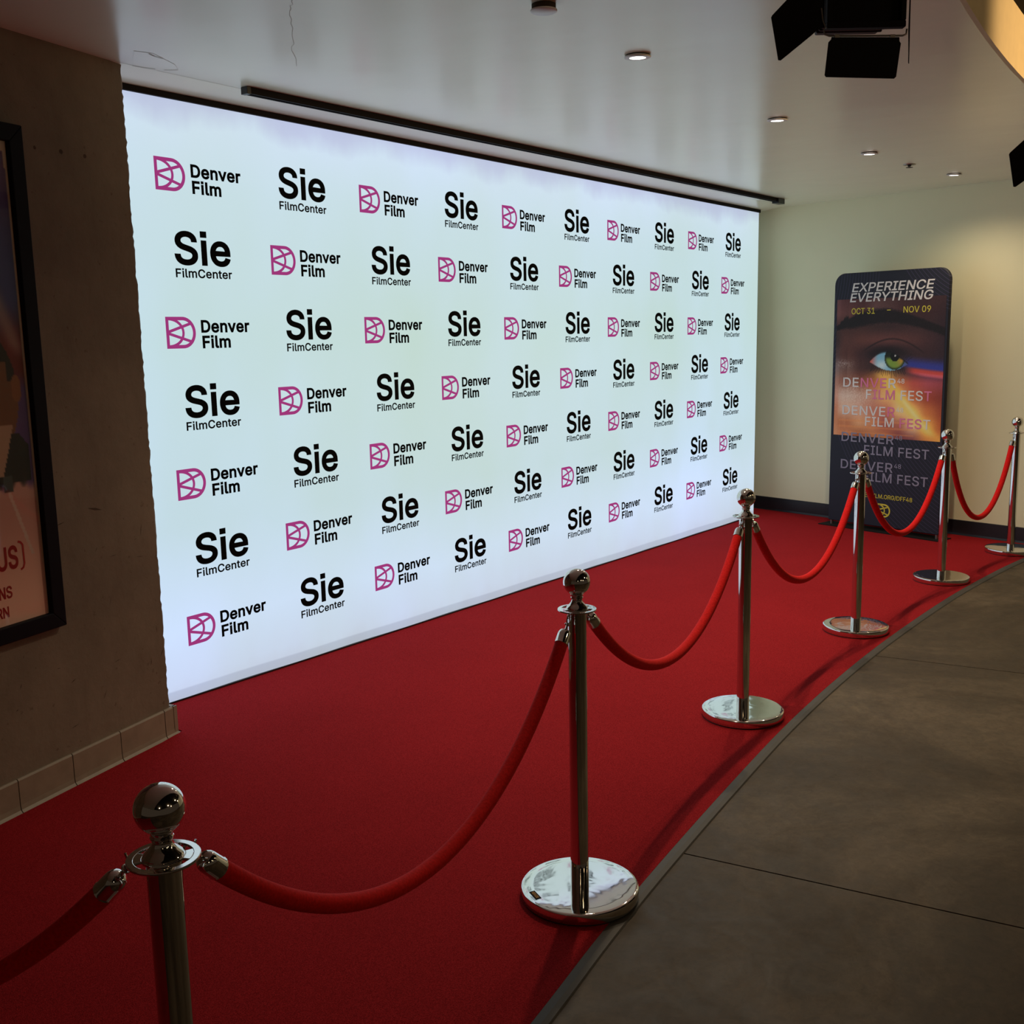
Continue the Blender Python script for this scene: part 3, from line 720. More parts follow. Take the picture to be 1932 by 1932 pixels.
# back and sides of the light box
nb = len(vs_)
c4 = [vs_[0], vs_[NX], vs_[-1], vs_[NZ * W1]]
DB = Vector((0, 0.12, 0))
c8 = [c - Vector((0, -0.004, 0)) for c in c4] + [c + DB for c in c4]
mb.add(c8, [[4, 5, 6, 7], [0, 1, 5, 4], [2, 3, 7, 6], [3, 0, 4, 7]], 3)
mb.add(c8, [[1, 2, 6, 5]], 0)
# printed marks
dX, dZ, U0, V0 = 0.55368, 0.30091, 1.19365, 2.20854
den = [(icon_shape(), 2)]
d1 = [letters('Denver', 0.1674, -0.0607, 0.0482, 0.4150, bold=29, track=20), letters('Film', 0.1700, -0.1229, 0.0482, 0.3120, bold=29, track=20)]
s1 = [letters('Sie', 0.0655, -0.0948, 0.1245, 0.3385, bold=21, track=12), letters('FilmCenter', 0.0645, -0.1476, 0.0333, 0.3405, bold=20, track=16)]
def put(shape, mi, c, r):
    v, f = shape
    pts = []
    for a, b in v:
        X, Z = warp(U0 + c * dX + a, V0 - r * dZ + b)
        pts.append(Vector((X, ysurf(X, Z) - 0.0015, Z)) - BL)
    mb.add(pts, f, mi, False)
for c in range(10):
    for r in range(7):
        if (c + r) % 2 == 0:
            for s in icon_shape(): put(s, 2, c, r)
            for s in d1: put(s, 1, c, r)
        else:
            for s in s1: put(s, 1, c, r)
fab = mb.build('fabric', [M['panel'], M['ink'], M['magenta'], M['matteblack']], back)
mb = MB()
mb.prism([(0.92, -0.013, 2.4506), (0.92, 0.02, 2.4506), (0.92, 0.02, CEIL - 0.0004), (0.92, -0.17, CEIL - 0.0004)], (6.03, 0, 0), 0)  # added fillet, sloped to be lit like the ceiling and hide the gap
struct(mb.build('trim_2', M['ceiling']), 'added sloped filler hiding the dark gap between the header rail and the ceiling')
# black header rail and floor rail
mb = MB()
def bx(x, y, z): return Vector((x, y, z)) - BL
mb.prism([bx(0.92, -0.012, 2.428), bx(0.92, -0.012, 2.450), bx(0.92, 0.075, 2.450), bx(0.92, 0.075, 2.428)], (6.862 - 0.92, 0, 0), 0)
mb.build('header_rail', M['matteblack'], back).__setitem__('label', 'black header rail')
mb = MB()
yl, yr_ = ysurf(0.92, 0), ysurf(6.68, 0)
p0 = [bx(0.92, yl - 0.008, 0.0075), bx(6.685, yr_ - 0.008, 0.0075), bx(6.685, yr_ + 0.075, 0.0075), bx(0.92, yl + 0.075, 0.0075)]
mb.prism(p0, (0, 0, 0.0065), 0)
mb.build('floor_rail', M['black'], back).__setitem__('label', 'black floor rail')

# ------------------------------------------------------------------ stanchions
GP = 'chrome ball-top stanchions along the carpet edge'
POST = [(-1.082, -0.994), (-0.596, -2.3596), (0.8436, -2.1166), (2.3607, -1.9109), (3.7894, -1.8806), (5.123, -1.9476), (6.1936, -2.1159)]
FZ = CT + 0.0003
def make_stanchion(label, loc):
    t = thing('stanchion', label, 'stanchion', loc, 0.0, GP)
    b = MB().lathe([(0.0, 0.034), (0.03, 0.0342), (0.125, 0.0335), (0.150, 0.0328), (0.1555, 0.0318), (0.1582, 0.0298), (0.1592, 0.0268), (0.1592, 0.006), (0.158, 0.004), (0.0, 0.004)], 96).build('base_plate', M['base'], t)
    MB().lathe([(0.0, 0.0045), (0.156, 0.0045), (0.1568, 0.0005), (0.0, 0.0005)], 64).build('rubber_foot', M['rubber'], t).__setitem__('label', 'thin black rubber foot under the base')
    MB().lathe([(0.0, 0.033), (0.0245, 0.033), (0.0245, 0.797), (0.0, 0.797)], 40).build('pole', M['chrome'], t)
    # slotted ring plate
    mb = MB()
    z0, z1 = 0.7975, 0.8015
    def sector(ra, rb, a0, a1, k):
        vv = []; ff = []
        for i in range(k + 1):
            a = a0 + (a1 - a0) * i / k
            c, s = math.cos(a), math.sin(a)
            vv += [(ra * c, ra * s, z0), (rb * c, rb * s, z0), (rb * c, rb * s, z1), (ra * c, ra * s, z1)]
        for i in range(k):
            for j in range(4):
                ff.append([4 * i + j, 4 * i + (j + 1) % 4, 4 * i + 4 + (j + 1) % 4, 4 * i + 4 + j])
        if abs(a1 - a0) < 6.2:
            ff += [[0, 1, 2, 3], [4 * k + 3, 4 * k + 2, 4 * k + 1, 4 * k]]
        mb.add(vv, ff, 0, False)
    sector(0.0400, 0.0505, 0, 2 * math.pi, 64)
    sector(0.004, 0.0300, 0, 2 * math.pi, 48)
    for q in range(4):
        a = math.pi / 4 + q * math.pi / 2
        sector(0.029, 0.0410, a - 0.40, a + 0.40, 10)
    mb.build('ring_plate', M['chrome'], t, bevel=0.0012)
    prof = [(0.0, 0.8015), (0.0275, 0.8015), (0.0280, 0.8045), (0.0262, 0.8075), (0.0205, 0.8125), (0.0160, 0.8185), (0.0138, 0.8240), (0.0142, 0.8270), (0.0160, 0.8295), (0.0162, 0.8315), (0.0150, 0.8335), (0.0155, 0.8365), (0.0170, 0.8395)]
    cz, R = 0.8715, 0.0355
    a0 = math.acos((cz - 0.8400) / R)
    for i in range(25):
        a = a0 + (math.pi - a0) * i / 24
        prof.append((R * math.sin(a), cz - R * math.cos(a)))
    prof[-1] = (0.0, prof[-1][1])
    MB().lathe(prof, 64).build('ball_finial', M['chrome'], t)
    return t
LAB = ['chrome stanchion just outside the left frame edge',
       'nearest chrome stanchion, its ball and upper pole at lower left',
       'chrome stanchion with a small black sticker on its round base',
       'chrome stanchion whose ball overlaps the right bottom corner of the glowing backdrop',
       'chrome stanchion standing in front of the left half of the eye banner',
       'chrome stanchion standing in front of the right edge of the eye banner',
       'farthest chrome stanchion, base cut by the right frame edge']
st0 = make_stanchion(LAB[2], (POST[2][0], POST[2][1], FZ))
stan = {2: st0}
for i in (1, 3, 4, 5, 6, 0):
    stan[i] = copy_thing(st0, LAB[i], (POST[i][0], POST[i][1], FZ), 0.0, GP)
# the maker's sticker sits only on the second base
an = math.atan2(-0.62, -0.78)
bp = [c for c in st0.children if c.name.startswith('base_plate')][0]
rtv = Vector((0.589, -0.808, 0)); 
c0 = rtv * -0.122 + Vector((-0.808, -0.589, 0)) * 0.056
ru = Vector((c0.y, -c0.x, 0)).normalized() * -1      # along the rim
rv = Vector((c0.x, c0.y, 0)).normalized()
mb = MB()
def sk(a, b, dz): 
    q = c0 + ru * a - rv * b
    return (q.x, q.y, 0.0336 + dz)
mb.add([sk(-0.021, -0.008, 0.0), sk(0.021, -0.008, 0.0), sk(0.021, 0.008, 0.0), sk(-0.021, 0.008, 0.0), sk(-0.021, -0.008, 0.0006), sk(0.021, -0.008, 0.0006), sk(0.021, 0.008, 0.0006), sk(-0.021, 0.008, 0.0006)],
       [(0,1,2,3),(4,5,6,7),(0,1,5,4),(1,2,6,5),(2,3,7,6),(3,0,4,7)], 0)
v, f = letters('VEVOR', -0.017, -0.0045, 0.009, 0.017, bold=18)
mb.add([sk(a, b, 0.0011) for a, b in v], f, 1)
sti = mb.build('sticker', [M['sticker'], M['orange']], bp)
sti['label'] = 'small black sticker with orange lettering'

# ------------------------------------------------------------------ velvet ropes
RG = 'red velvet ropes between the stanchions'
def rope(i, j, zlow, label, d0=0.0485, d1=0.0485):
    A = Vector((POST[i][0], POST[i][1], FZ)); B = Vector((POST[j][0], POST[j][1], FZ))
    e = (B - A).normalized(); L = (B - A).length
    t = thing('velvet_rope', label, 'rope', A + e * (L / 2) + Vector((0, 0, zlow - FZ)), 0.0, RG)
    O = Vector(t.location)
    HZ = 0.797 + FZ - 0.006                       # hook eye height
    s0, s1 = 0.047, L - 0.047
    # catenary through both eyes with the lowest point at zlow
    half = (s1 - s0) / 2; sag = HZ - zlow
    lo_, hi_ = 0.02, 50.0
    for _ in range(80):
        mid = (lo_ + hi_) / 2
        if mid * (math.cosh(half / mid) - 1) > sag: lo_ = mid
        else: hi_ = mid
    a = (lo_ + hi_) / 2
    def cat(s): return zlow + a * (math.cosh((s - (s0 + s1) / 2) / a) - 1)
    N = 240
    S = [s0 + (s1 - s0) * k / N for k in range(N + 1)]
    P = [A + e * s + Vector((0, 0, cat(s) - FZ)) for s in S]
    D = [0.0]
    for k in range(N): D.append(D[-1] + (P[k + 1] - P[k]).length)
    T = D[-1]
    def at(d):
        d = max(0, min(T, d))
        for k in range(N):
            if D[k + 1] >= d:
                f = (d - D[k]) / (D[k + 1] - D[k]); return P[k].lerp(P[k + 1], f)
        return P[-1]
    hk, cp = 0.040, 0.040
    tub = []
    M_ = 90
    for k in range(M_ + 1):
        tub.append(at(hk + cp - 0.006 + (T - 2 * (hk + cp - 0.006)) * k / M_) - O)
    rad = [0.0168] * (M_ + 1)
    rad[0] = 0.0160
    rad[-1] = 0.0160
    MB().tube(tub, rad, 24).build('velvet_tube', M['velvet'], t)
    for side in (0, 1):
        g = (lambda d: at(d) - O) if side == 0 else (lambda d: at(T - d) - O)
        pr = [(hk - 0.001, 0.0045), (hk, 0.009), (hk + 0.003, 0.0135), (hk + 0.008, 0.0160), (hk + 0.014, 0.0170), (hk + cp - 0.003, 0.0172), (hk + cp, 0.0180), (hk + cp + 0.001, 0.0168)]
        p0 = g(hk); p1 = g(hk + cp); ax = (p1 - p0).normalized()
        cap = MB().tube([p0 + ax * (d - hk) for d, r in pr], [r for d, r in pr], 24).build('end_cap', M['chrome'], t)
        # snap hook: a link between cap and ring plate
        mb = MB()
        q0 = g(0.0); q0 = Vector((q0.x, q0.y, HZ - O.z))
        axh = (p0 - q0).normalized()
        sidev = axh.cross(Vector((0, 0, 1)))
        if sidev.length < 0.1: sidev = Vector((1, 0, 0))
        sidev.normalize()
        upv = sidev.cross(axh).normalized()
        loop = []
        top = Vector((q0.x, q0.y, 0.7995 + FZ - O.z))
        for k in range(28):
            an_ = 2 * math.pi * k / 28
            loop.append(q0 + axh * (0.006 - 0.0150 * math.cos(an_)) + (sidev * 0.3 + upv * 0.95) * 0.0072 * math.sin(an_))
        mb.tube(loop, 0.0020, 8, closed=True)
        mb.tube([q0 + axh * 0.019, p0 + ax * 0.001], 0.0032, 10)
        ring = []
        for k in range(18):
            an_ = 2 * math.pi * k / 18
            ring.append(q0 + axh * 0.023 + (sidev * math.cos(an_) + upv * math.sin(an_)) * 0.0055)
        mb.tube(ring, 0.0022, 8, closed=True)
        mb.tube([q0 + axh * 0.010 + upv * 0.007, q0 + axh * 0.006 + upv * 0.016], 0.0018, 8)
        mb.build('snap_hook', M['chrome'], cap)
    return t
rope(0, 1, 0.455, 'red velvet rope leaving the frame at lower left')
rope(1, 2, 0.455, 'long red velvet rope sagging across the near foreground carpet')
rope(2, 3, 0.470, 'red velvet rope between the stickered stanchion and the next one behind')
rope(3, 4, 0.425, 'red velvet rope rising toward the left half of the banner')
rope(4, 5, 0.405, 'red velvet rope hanging in front of the eye banner')
rope(5, 6, 0.318, 'red velvet rope hanging against the cream wall at right')

# ------------------------------------------------------------------ ceiling fittings
DG = 'round downlights set in the ceiling'
def downlight(x, y, label, lit=True):
    t = thing('downlight', label, 'ceiling light', (x, y, CEIL), 0.0, DG)
    Mx = Matrix.Translation((0, 0, -0.006)) @ Matrix.Rotation(math.radians(3), 4, Vector((0.81, 0.59, 0)).cross(Vector((0, 0, 1))))
    MB().lathe([(0.030, -0.004), (0.046, -0.003), (0.0475, 0.000), (0.046, 0.0025), (0.029, 0.003)], 48, M=Mx).build('trim_ring', M['white'], t)
    MB().lathe([(0.0, 0.0055), (0.043, 0.0055), (0.043, -0.0025), (0.0, -0.0025)], 40).build('housing', M['gap'], t)  # dark brown paints in the shadow of the gap behind the tilted ring
    MB().lathe([(0.0, -0.0035), (0.028, -0.003), (0.0305, -0.001), (0.030, 0.001), (0.0, 0.001)], 40, M=Mx).build('lens', M['lens'], t)
    l = bpy.data.lights.new('downlight_lamp', 'SPOT')
    l.energy = DOWNLIGHT_W; l.color = (1.0, 0.80, 0.55); l.spot_size = math.radians(150); l.spot_blend = 1.0; l.shadow_soft_size = 0.03
    o = bpy.data.objects.new('lamp', l); COL.objects.link(o); o.parent = t; o.location = (0, 0, -0.03)
    return t
dl = downlight(2.068, -1.604, 'lit ceiling downlight nearest the camera')
def dl_copy(x, y, lab):
    r = copy_thing(dl, lab, (x, y, CEIL), 0.0, DG); return r
dl_copy(3.511, -1.528, 'lit ceiling downlight above the far right end of the black track')
dl_copy(4.800, -1.538, 'lit ceiling downlight just left of the small dark sprinkler')
d4 = dl_copy(6.044, -1.681, 'lit ceiling downlight closest to the cream wall')
for ch in d4.children:
    if ch.type == 'LIGHT':
        ch.data = ch.data.copy(); ch.data.energy = DOWNLIGHT_W * 0.45     # this lamp is dimmed
t = thing('ceiling_speaker', 'unlit white-faced round ceiling fixture cut by the top frame edge', 'ceiling fixture', (1.366, -1.684, CEIL))
MB().lathe([(0.0, 0.0), (0.036, 0.0), (0.036, -0.018), (0.0, -0.018)], 40).build('housing', M['gap'], t)
MB().lathe([(0.0, -0.023), (0.036, -0.0225), (0.040, -0.020), (0.040, -0.016), (0.0, -0.016)], 48).build('face_plate', M['lensoff'], t)
t.name = 'ceiling_fixture'

t = thing('sprinkler', 'small dark sprinkler head in the ceiling near the cream wall', 'sprinkler', (5.412, -1.582, CEIL))
MB().lathe([(0.0, 0.0), (0.038, 0.0), (0.034, -0.004), (0.010, -0.006), (0.0, -0.006)], 28).build('escutcheon', M['greymetal'], t)
mb = MB()
mb.lathe([(0.0, -0.005), (0.010, -0.005), (0.010, -0.010), (0.0, -0.010)], 14)
for s in (-1, 1):
    mb.tube([(s * 0.008, 0, -0.008), (s * 0.016, 0, -0.012), (s * 0.004, 0, -0.018)], 0.003, 8)
mb.build('frame_arms', M['black'], t)
mb = MB()
mb.lathe([(0.0, -0.017), (0.020, -0.017), (0.020, -0.019), (0.0, -0.019)], 20)
mb.build('deflector', M['black'], t)

t = thing('lighting_track', 'long black track rail on the ceiling above the backdrop', 'track', (1.477, -0.207, CEIL))
tdir = Vector((6.420 - 1.477, -0.322 + 0.207, 0)); TL = tdir.length; tdir.normalize(); tn = Vector((-tdir.y, tdir.x, 0))
def tk(s, w, z): 
    q = tdir * s + tn * w
    return Vector((q.x, q.y, z))
mb = MB()
for s0, s1 in ((0.012, 2.35), (2.353, 3.42), (3.423, TL)):
    for w0, w1, z0, z1 in ((-0.018, -0.011, -0.026, 0), (0.011, 0.018, -0.026, 0), (-0.011, 0.011, -0.012, 0), (-0.011, -0.007, -0.026, -0.022), (0.007, 0.011, -0.026, -0.022)):
        mb.prism([tk(s0, w0, z0), tk(s0, w1, z0), tk(s0, w1, z1), tk(s0, w0, z1)], tdir * (s1 - s0), 0)
mb.build('rail', M['matteblack'], t)
mb = MB(); mb.prism([tk(0, -0.019, -0.028), tk(0, 0.019, -0.028), tk(0, 0.019, 0), tk(0, -0.019, 0)], tdir * 0.02, 0)
mb.build('end_cap', M['black'], t, bevel=0.002)
mb = MB(); mb.prism([tk(TL - 0.02, -0.030, -0.038), tk(TL - 0.02, 0.024, -0.038), tk(TL - 0.02, 0.024, 0), tk(TL - 0.02, -0.030, 0)], tdir * 0.11, 0)
mb.prism([tk(TL + 0.09, -0.012, -0.026), tk(TL + 0.09, 0.012, -0.026), tk(TL + 0.09, 0.012, 0), tk(TL + 0.09, -0.012, 0)], tdir * 0.035, 0)
mb.build('feed_box', M['black'], t, bevel=0.003)

# ------------------------------------------------------------------ framed poster on the concrete wall
def paint(name, W, H, fn, nx, ny, place, base_mat_rough=0.6):
    pass
def print_mat(name, rough=0.55):
    tt = NT(name)
    at_ = tt.n('ShaderNodeAttribute'); at_.attribute_name = 'print'
    tt.l(at_.outputs['Color'], tt.b.inputs['Base Color'])
    tt.set(Roughness=rough)
    tt.b.inputs['Specular IOR Level'].default_value = 0.3
    return tt.m
def sm(a, b, x):
    if a == b: return 0.0 if x < a else 1.0
    t_ = max(0.0, min(1.0, (x - a) / (b - a))); return t_ * t_ * (3 - 2 * t_)
def mixc(a, b, k):
    return (a[0] + (b[0] - a[0]) * k, a[1] + (b[1] - a[1]) * k, a[2] + (b[2] - a[2]) * k)
def h2(x, y):
    return (math.sin(x * 127.1 + y * 311.7) * 43758.5453) % 1.0
def set_print(o, cols):
    """cols: one sRGB 0-255 triple per vertex"""
    a = o.data.color_attributes.new('print', 'FLOAT_COLOR', 'POINT')
    flat = []
    for c in cols: flat += list(lin(max(0, c[0]), max(0, c[1]), max(0, c[2])))
    a.data.foreach_set('color', flat)

fp = thing('framed_poster', 'black framed film poster hanging on the dark concrete wall', 'poster', lwp(-1.0, 0.576, 0.0))
FO = Vector(fp.location)
UR, UL, ZT_, ZB_ = -0.500, -1.62, 2.187, 0.576
FB = 0.053
mb = MB()
def fr(poly):
    mb.prism([lwp(u, z, 0.0) - FO for u, z in poly], LN * 0.028, 0)
fr([(UL, ZT_), (UR, ZT_), (UR - FB, ZT_ - FB), (UL + FB, ZT_ - FB)])
fr([(UR, ZT_), (UR, ZB_), (UR - FB, ZB_ + FB), (UR - FB, ZT_ - FB)])
fr([(UR, ZB_), (UL, ZB_), (UL + FB, ZB_ + FB), (UR - FB, ZB_ + FB)])
fr([(UL, ZB_), (UL, ZT_), (UL + FB, ZT_ - FB), (UL + FB, ZB_ + FB)])
mb.build('frame', M['frame'], fp, bevel=0.003)
def poster_col(u, z):
    """u metres left of the picture edge (positive), z height"""
    cream = (206, 178, 154)
    if u < 0.012 + 0.004 * (z - 1.3) or z > 2.105:
        return cream
    top = mixc((96, 62, 110), (70, 80, 140), sm(2.10, 1.75, z))
    c = mixc(top, (110, 30, 34), sm(1.66, 1.50, z))
    c = mixc(c, (88, 60, 120), sm(1.44, 1.36, z))
    paper = mixc((196, 146, 134), (238, 190, 170), sm(1.0, 0.65, z))
    c = mixc(c, paper, sm(1.10, 1.06, z + 0.02 * math.sin(u * 60)))
    # pale collar of a ghosted figure
    d = abs((u - 0.055) - (z - 1.55) * 0.42)
    c = mixc(c, (170, 140, 130), 0.7 * sm(0.05, 0.0, d) * sm(1.45, 1.52, z) * sm(1.78, 1.70, z))
    # head: dark hair and skin
    hx, hz = (u - 0.17) / 0.125, (z - 1.36) / 0.20
    if hx * hx + hz * hz < 1:
        c = (120, 74, 46)
        if z > 1.47 - 0.25 * (u - 0.05) or (u < 0.085 and z > 1.40): c = (34, 24, 26)
    ex, ez = (u - 0.050) / 0.020, (z - 1.375) / 0.042
    if ex * ex + ez * ez < 1: c = (140, 86, 52)
    # neck and shirt collar, dark suit
    if 1.08 < z < 1.235 and u > 0.022 + max(0.0, (z - 1.19)) * 0.8:
        c = (24, 20, 24)
    if z < 1.26 and z > 1.10 and u > 0.075 + (1.26 - z) * 0.35: c = (176, 140, 116)
    if 1.06 < z <= 1.10 and u > 0.03: c = mixc(c, (30, 22, 24), 0.85 * sm(1.06, 1.09, z + 0.012 * math.sin(u * 140)))
    # slim pale baton
    bu = 0.118 - (1.06 - z) * 0.33
    if 0.84 < z < 1.06 and abs(u - bu) < 0.006: c = (206, 178, 166)
    if 1.05 < z < 1.10 and 0.095 < u < 0.135: c = (60, 66, 66)
    return c
nx, nz = 44, 320
mb = MB(); vs_ = []; fs = []; cols = []
pw = 0.22
for j in range(nz + 1):
    z = ZB_ + FB + (ZT_ - ZB_ - 2 * FB) * j / nz
    for i in range(nx + 1):
        u = pw * i / nx
        vs_.append(lwp(UR - FB - u + 0.004, z, 0.0075) - FO); cols.append(poster_col(u, z))
for j in range(nz):
    for i in range(nx):
        a = j * (nx + 1) + i; fs.append([a, a + 1, a + nx + 2, a + nx + 1])
# the rest of the sheet, outside the view, in plain paper
k0 = len(vs_)
vs_ += [lwp(UR - FB - pw + 0.004, ZB_ + FB, 0.0075) - FO, lwp(UL + FB, ZB_ + FB, 0.0075) - FO, lwp(UL + FB, ZT_ - FB, 0.0075) - FO, lwp(UR - FB - pw + 0.004, ZT_ - FB, 0.0075) - FO]
cols += [(150, 110, 100)] * 2 + [(80, 60, 90)] * 2
fs.append([k0, k0 + 1, k0 + 2, k0 + 3])
nprint = len(vs_)
mb.add(vs_, fs, 0)
def ptext(s, uR, base, cap, w, bold=10):
    v, f = letters(s, -w, base, cap, 0.0, bold=bold)
    o_ = len(mb.v)
    mb.add([lwp(uR + a, b, 0.0083) - FO for a, b in v], f, 1)
M['posterprint'] = print_mat('poster_print')
M['redink'] = plain('dark_red_ink', lin(168, 20, 24), 0.6)
ptext('US', -0.655, 0.808, 0.072, 0.082, 22)
ptext('NS', -0.690, 0.716, 0.038, 0.050, 18)
ptext('RN', -0.709, 0.656, 0.034, 0.046, 18)
br = stroke([(-0.650, 0.889), (-0.640, 0.885), (-0.633, 0.876), (-0.632, 0.815), (-0.637, 0.802), (-0.648, 0.797)], 0.007)
mb.add([lwp(a, b, 0.0083) - FO for a, b in br[0]], br[1], 1)
o = mb.build('print', [M['posterprint'], M['redink']], fp)
cols += [(120, 16, 18)] * (len(o.data.vertices) - len(cols))
set_print(o, cols)
gt = NT('poster_glass')
gl = gt.n('ShaderNodeBsdfGlossy'); gl.inputs['Roughness'].default_value = 0.03
tr = gt.n('ShaderNodeBsdfTransparent')
fz = gt.n('ShaderNodeFresnel'); fz.inputs['IOR'].default_value = 1.45
mx = gt.n('ShaderNodeMixShader')
ge = gt.n('ShaderNodeNewGeometry')
iv = gt.n('ShaderNodeMath', operation='SUBTRACT'); iv.inputs[0].default_value = 1.0; gt.l(ge.outputs['Backfacing'], iv.inputs[1])
ml = gt.n('ShaderNodeMath', operation='MULTIPLY'); gt.l(fz.outputs[0], ml.inputs[0]); gt.l(iv.outputs[0], ml.inputs[1])
gt.l(ml.outputs[0], mx.inputs[0]); gt.l(tr.outputs[0], mx.inputs[1]); gt.l(gl.outputs[0], mx.inputs[2]); gt.l(mx.outputs[0], gt.out.inputs[0])
mb = MB()
mb.prism([lwp(u, z, 0.013) - FO for u, z in ((UL + FB - 0.002, ZB_ + FB - 0.002), (UR - FB + 0.002, ZB_ + FB - 0.002), (UR - FB + 0.002, ZT_ - FB + 0.002), (UL + FB - 0.002, ZT_ - FB + 0.002))], LN * 0.002, 0)
mb.build('glass_pane', gt.m, fp)

# ------------------------------------------------------------------ banner stand with the eye picture
BA = Vector((6.6144, -0.7178, 0)); BE = Vector((-0.2741, -0.9617, 0)); BNn = Vector((-0.9617, 0.2741, 0))   # BNn faces the room
ban = thing('banner_stand', 'dark blue freestanding banner with a close-up eye picture by the cream wall', 'banner', BA + BE * 0.46 + Vector((0, 0, CT)))
BO = Vector(ban.location)
def bn(u, z, off=0.0):
    q = BA + BE * u + BNn * off
    return Vector((q.x, q.y, z)) - BO
NW, NE_, WH = lin(33, 33, 58), lin(120, 104, 150), None
tt = NT('navy_banner_fabric')
c = tt.coord()
def rings(center, period, thick):
    mp = tt.n('ShaderNodeVectorMath', operation='SUBTRACT'); tt.l(c, mp.inputs[0]); mp.inputs[1].default_value = center
    ln = tt.n('ShaderNodeVectorMath', operation='LENGTH'); tt.l(mp.outputs[0], ln.inputs[0])
    ml = tt.n('ShaderNodeMath', operation='MULTIPLY'); tt.l(ln.outputs['Value'], ml.inputs[0]); ml.inputs[1].default_value = 1.0 / period
    fr_ = tt.n('ShaderNodeMath', operation='FRACT'); tt.l(ml.outputs[0], fr_.inputs[0])
    ls = tt.n('ShaderNodeMath', operation='LESS_THAN'); tt.l(fr_.outputs[0], ls.inputs[0]); ls.inputs[1].default_value = thick
    return ls.outputs[0], ln.outputs['Value']
ca = bn(-0.85, 1.95); cb = bn(1.55, 1.35); cc_ = bn(1.25, 2.35)
ra, la_ = rings(ca, 0.024, 0.13)
rb, lb_ = rings(cb, 0.026, 0.12)
rc, lc_ = rings(cc_, 0.024, 0.14)
sepz = tt.n('ShaderNodeSeparateXYZ'); tt.l(c, sepz.inputs[0])
def band(v, a, b):
    g = tt.n('ShaderNodeMath', operation='GREATER_THAN'); tt.l(v, g.inputs[0]); g.inputs[1].default_value = a
    h = tt.n('ShaderNodeMath', operation='LESS_THAN'); tt.l(v, h.inputs[0]); h.inputs[1].default_value = b
    q = tt.n('ShaderNodeMath', operation='MULTIPLY'); tt.l(g.outputs[0], q.inputs[0]); tt.l(h.outputs[0], q.inputs[1]); return q.outputs[0]
def mul(a, b):
    q = tt.n('ShaderNodeMath', operation='MULTIPLY'); tt.l(a, q.inputs[0]); tt.l(b, q.inputs[1]); return q.outputs[0]
def mx_(a, b):
    q = tt.n('ShaderNodeMath', operation='MAXIMUM'); tt.l(a, q.inputs[0]); tt.l(b, q.inputs[1]); return q.outputs[0]
A1 = mul(ra, mul(band(la_, 0.0, 1.24), band(sepz.outputs['Z'], 0.72, 2.5)))
B1 = mul(rb, mul(band(lb_, 0.70, 1.62), band(sepz.outputs['Z'], -1.0, 0.72)))
C1 = mul(rc, mul(band(lc_, 0.0, 0.80), band(sepz.outputs['Z'], 0.9, 2.5)))
allm = mx_(mx_(A1, B1), C1)
col = tt.mix(allm, lin(22, 24, 42), lin(60, 54, 84))
tt.l(col, tt.b.inputs['Base Color']); tt.set(Roughness=0.7)
M['navy'] = tt.m
M['eyeprint'] = print_mat('eye_print', 0.6)
M['wtext'] = plain('white_print', lin(238, 236, 236), 0.6)
M['ptext'] = plain('pink_print', lin(236, 132, 176), 0.6)
M['gtext'] = plain('lilac_grey_print', lin(150, 146, 170), 0.6)
M['ytext'] = plain('yellow_print', lin(222, 208, 70), 0.6)
M['lash'] = plain('lash_print', lin(34, 22, 26), 0.7)
M['otext'] = plain('peach_print', lin(226, 190, 150), 0.6)
BW = 0.926; ZL, ZH = 0.045, 1.908; TH = 0.034; RC = 0.085
mb = MB()
out = [(0, ZL), (BW, ZL)]
for k in range(9):
    a = math.pi / 2 * k / 8; out.append((BW - RC + RC * math.cos(a), ZH - RC + RC * math.sin(a)))
for k in range(9):
    a = math.pi / 2 + math.pi / 2 * k / 8; out.append((RC + RC * math.cos(a), ZH - RC + RC * math.sin(a)))
# rounded sleeve: several stacked outlines from front to back
ctr = (BW / 2, (ZL + ZH) / 2)
secs = [(0.0, 1.0), (-0.006, 0.0), (-TH + 0.006, 0.0), (-TH, 1.0)]
n = len(out); vs_ = []; fs = []
for off, inset in secs:
    for u, z in out:
        du = 0.004 * inset * (1 if u > ctr[0] else -1); dz_ = 0.004 * inset * (1 if z > ctr[1] else -1)
        vs_.append(bn(u - du, z - dz_, off))
fs.append(list(range(n)))
fs.append([3 * n + i for i in range(n)][::-1])
for s in range(3):
    for i in range(n):
        fs.append([s * n + i, (s + 1) * n + i, (s + 1) * n + (i + 1) % n, s * n + (i + 1) % n])
mb.add(vs_, fs, 0)
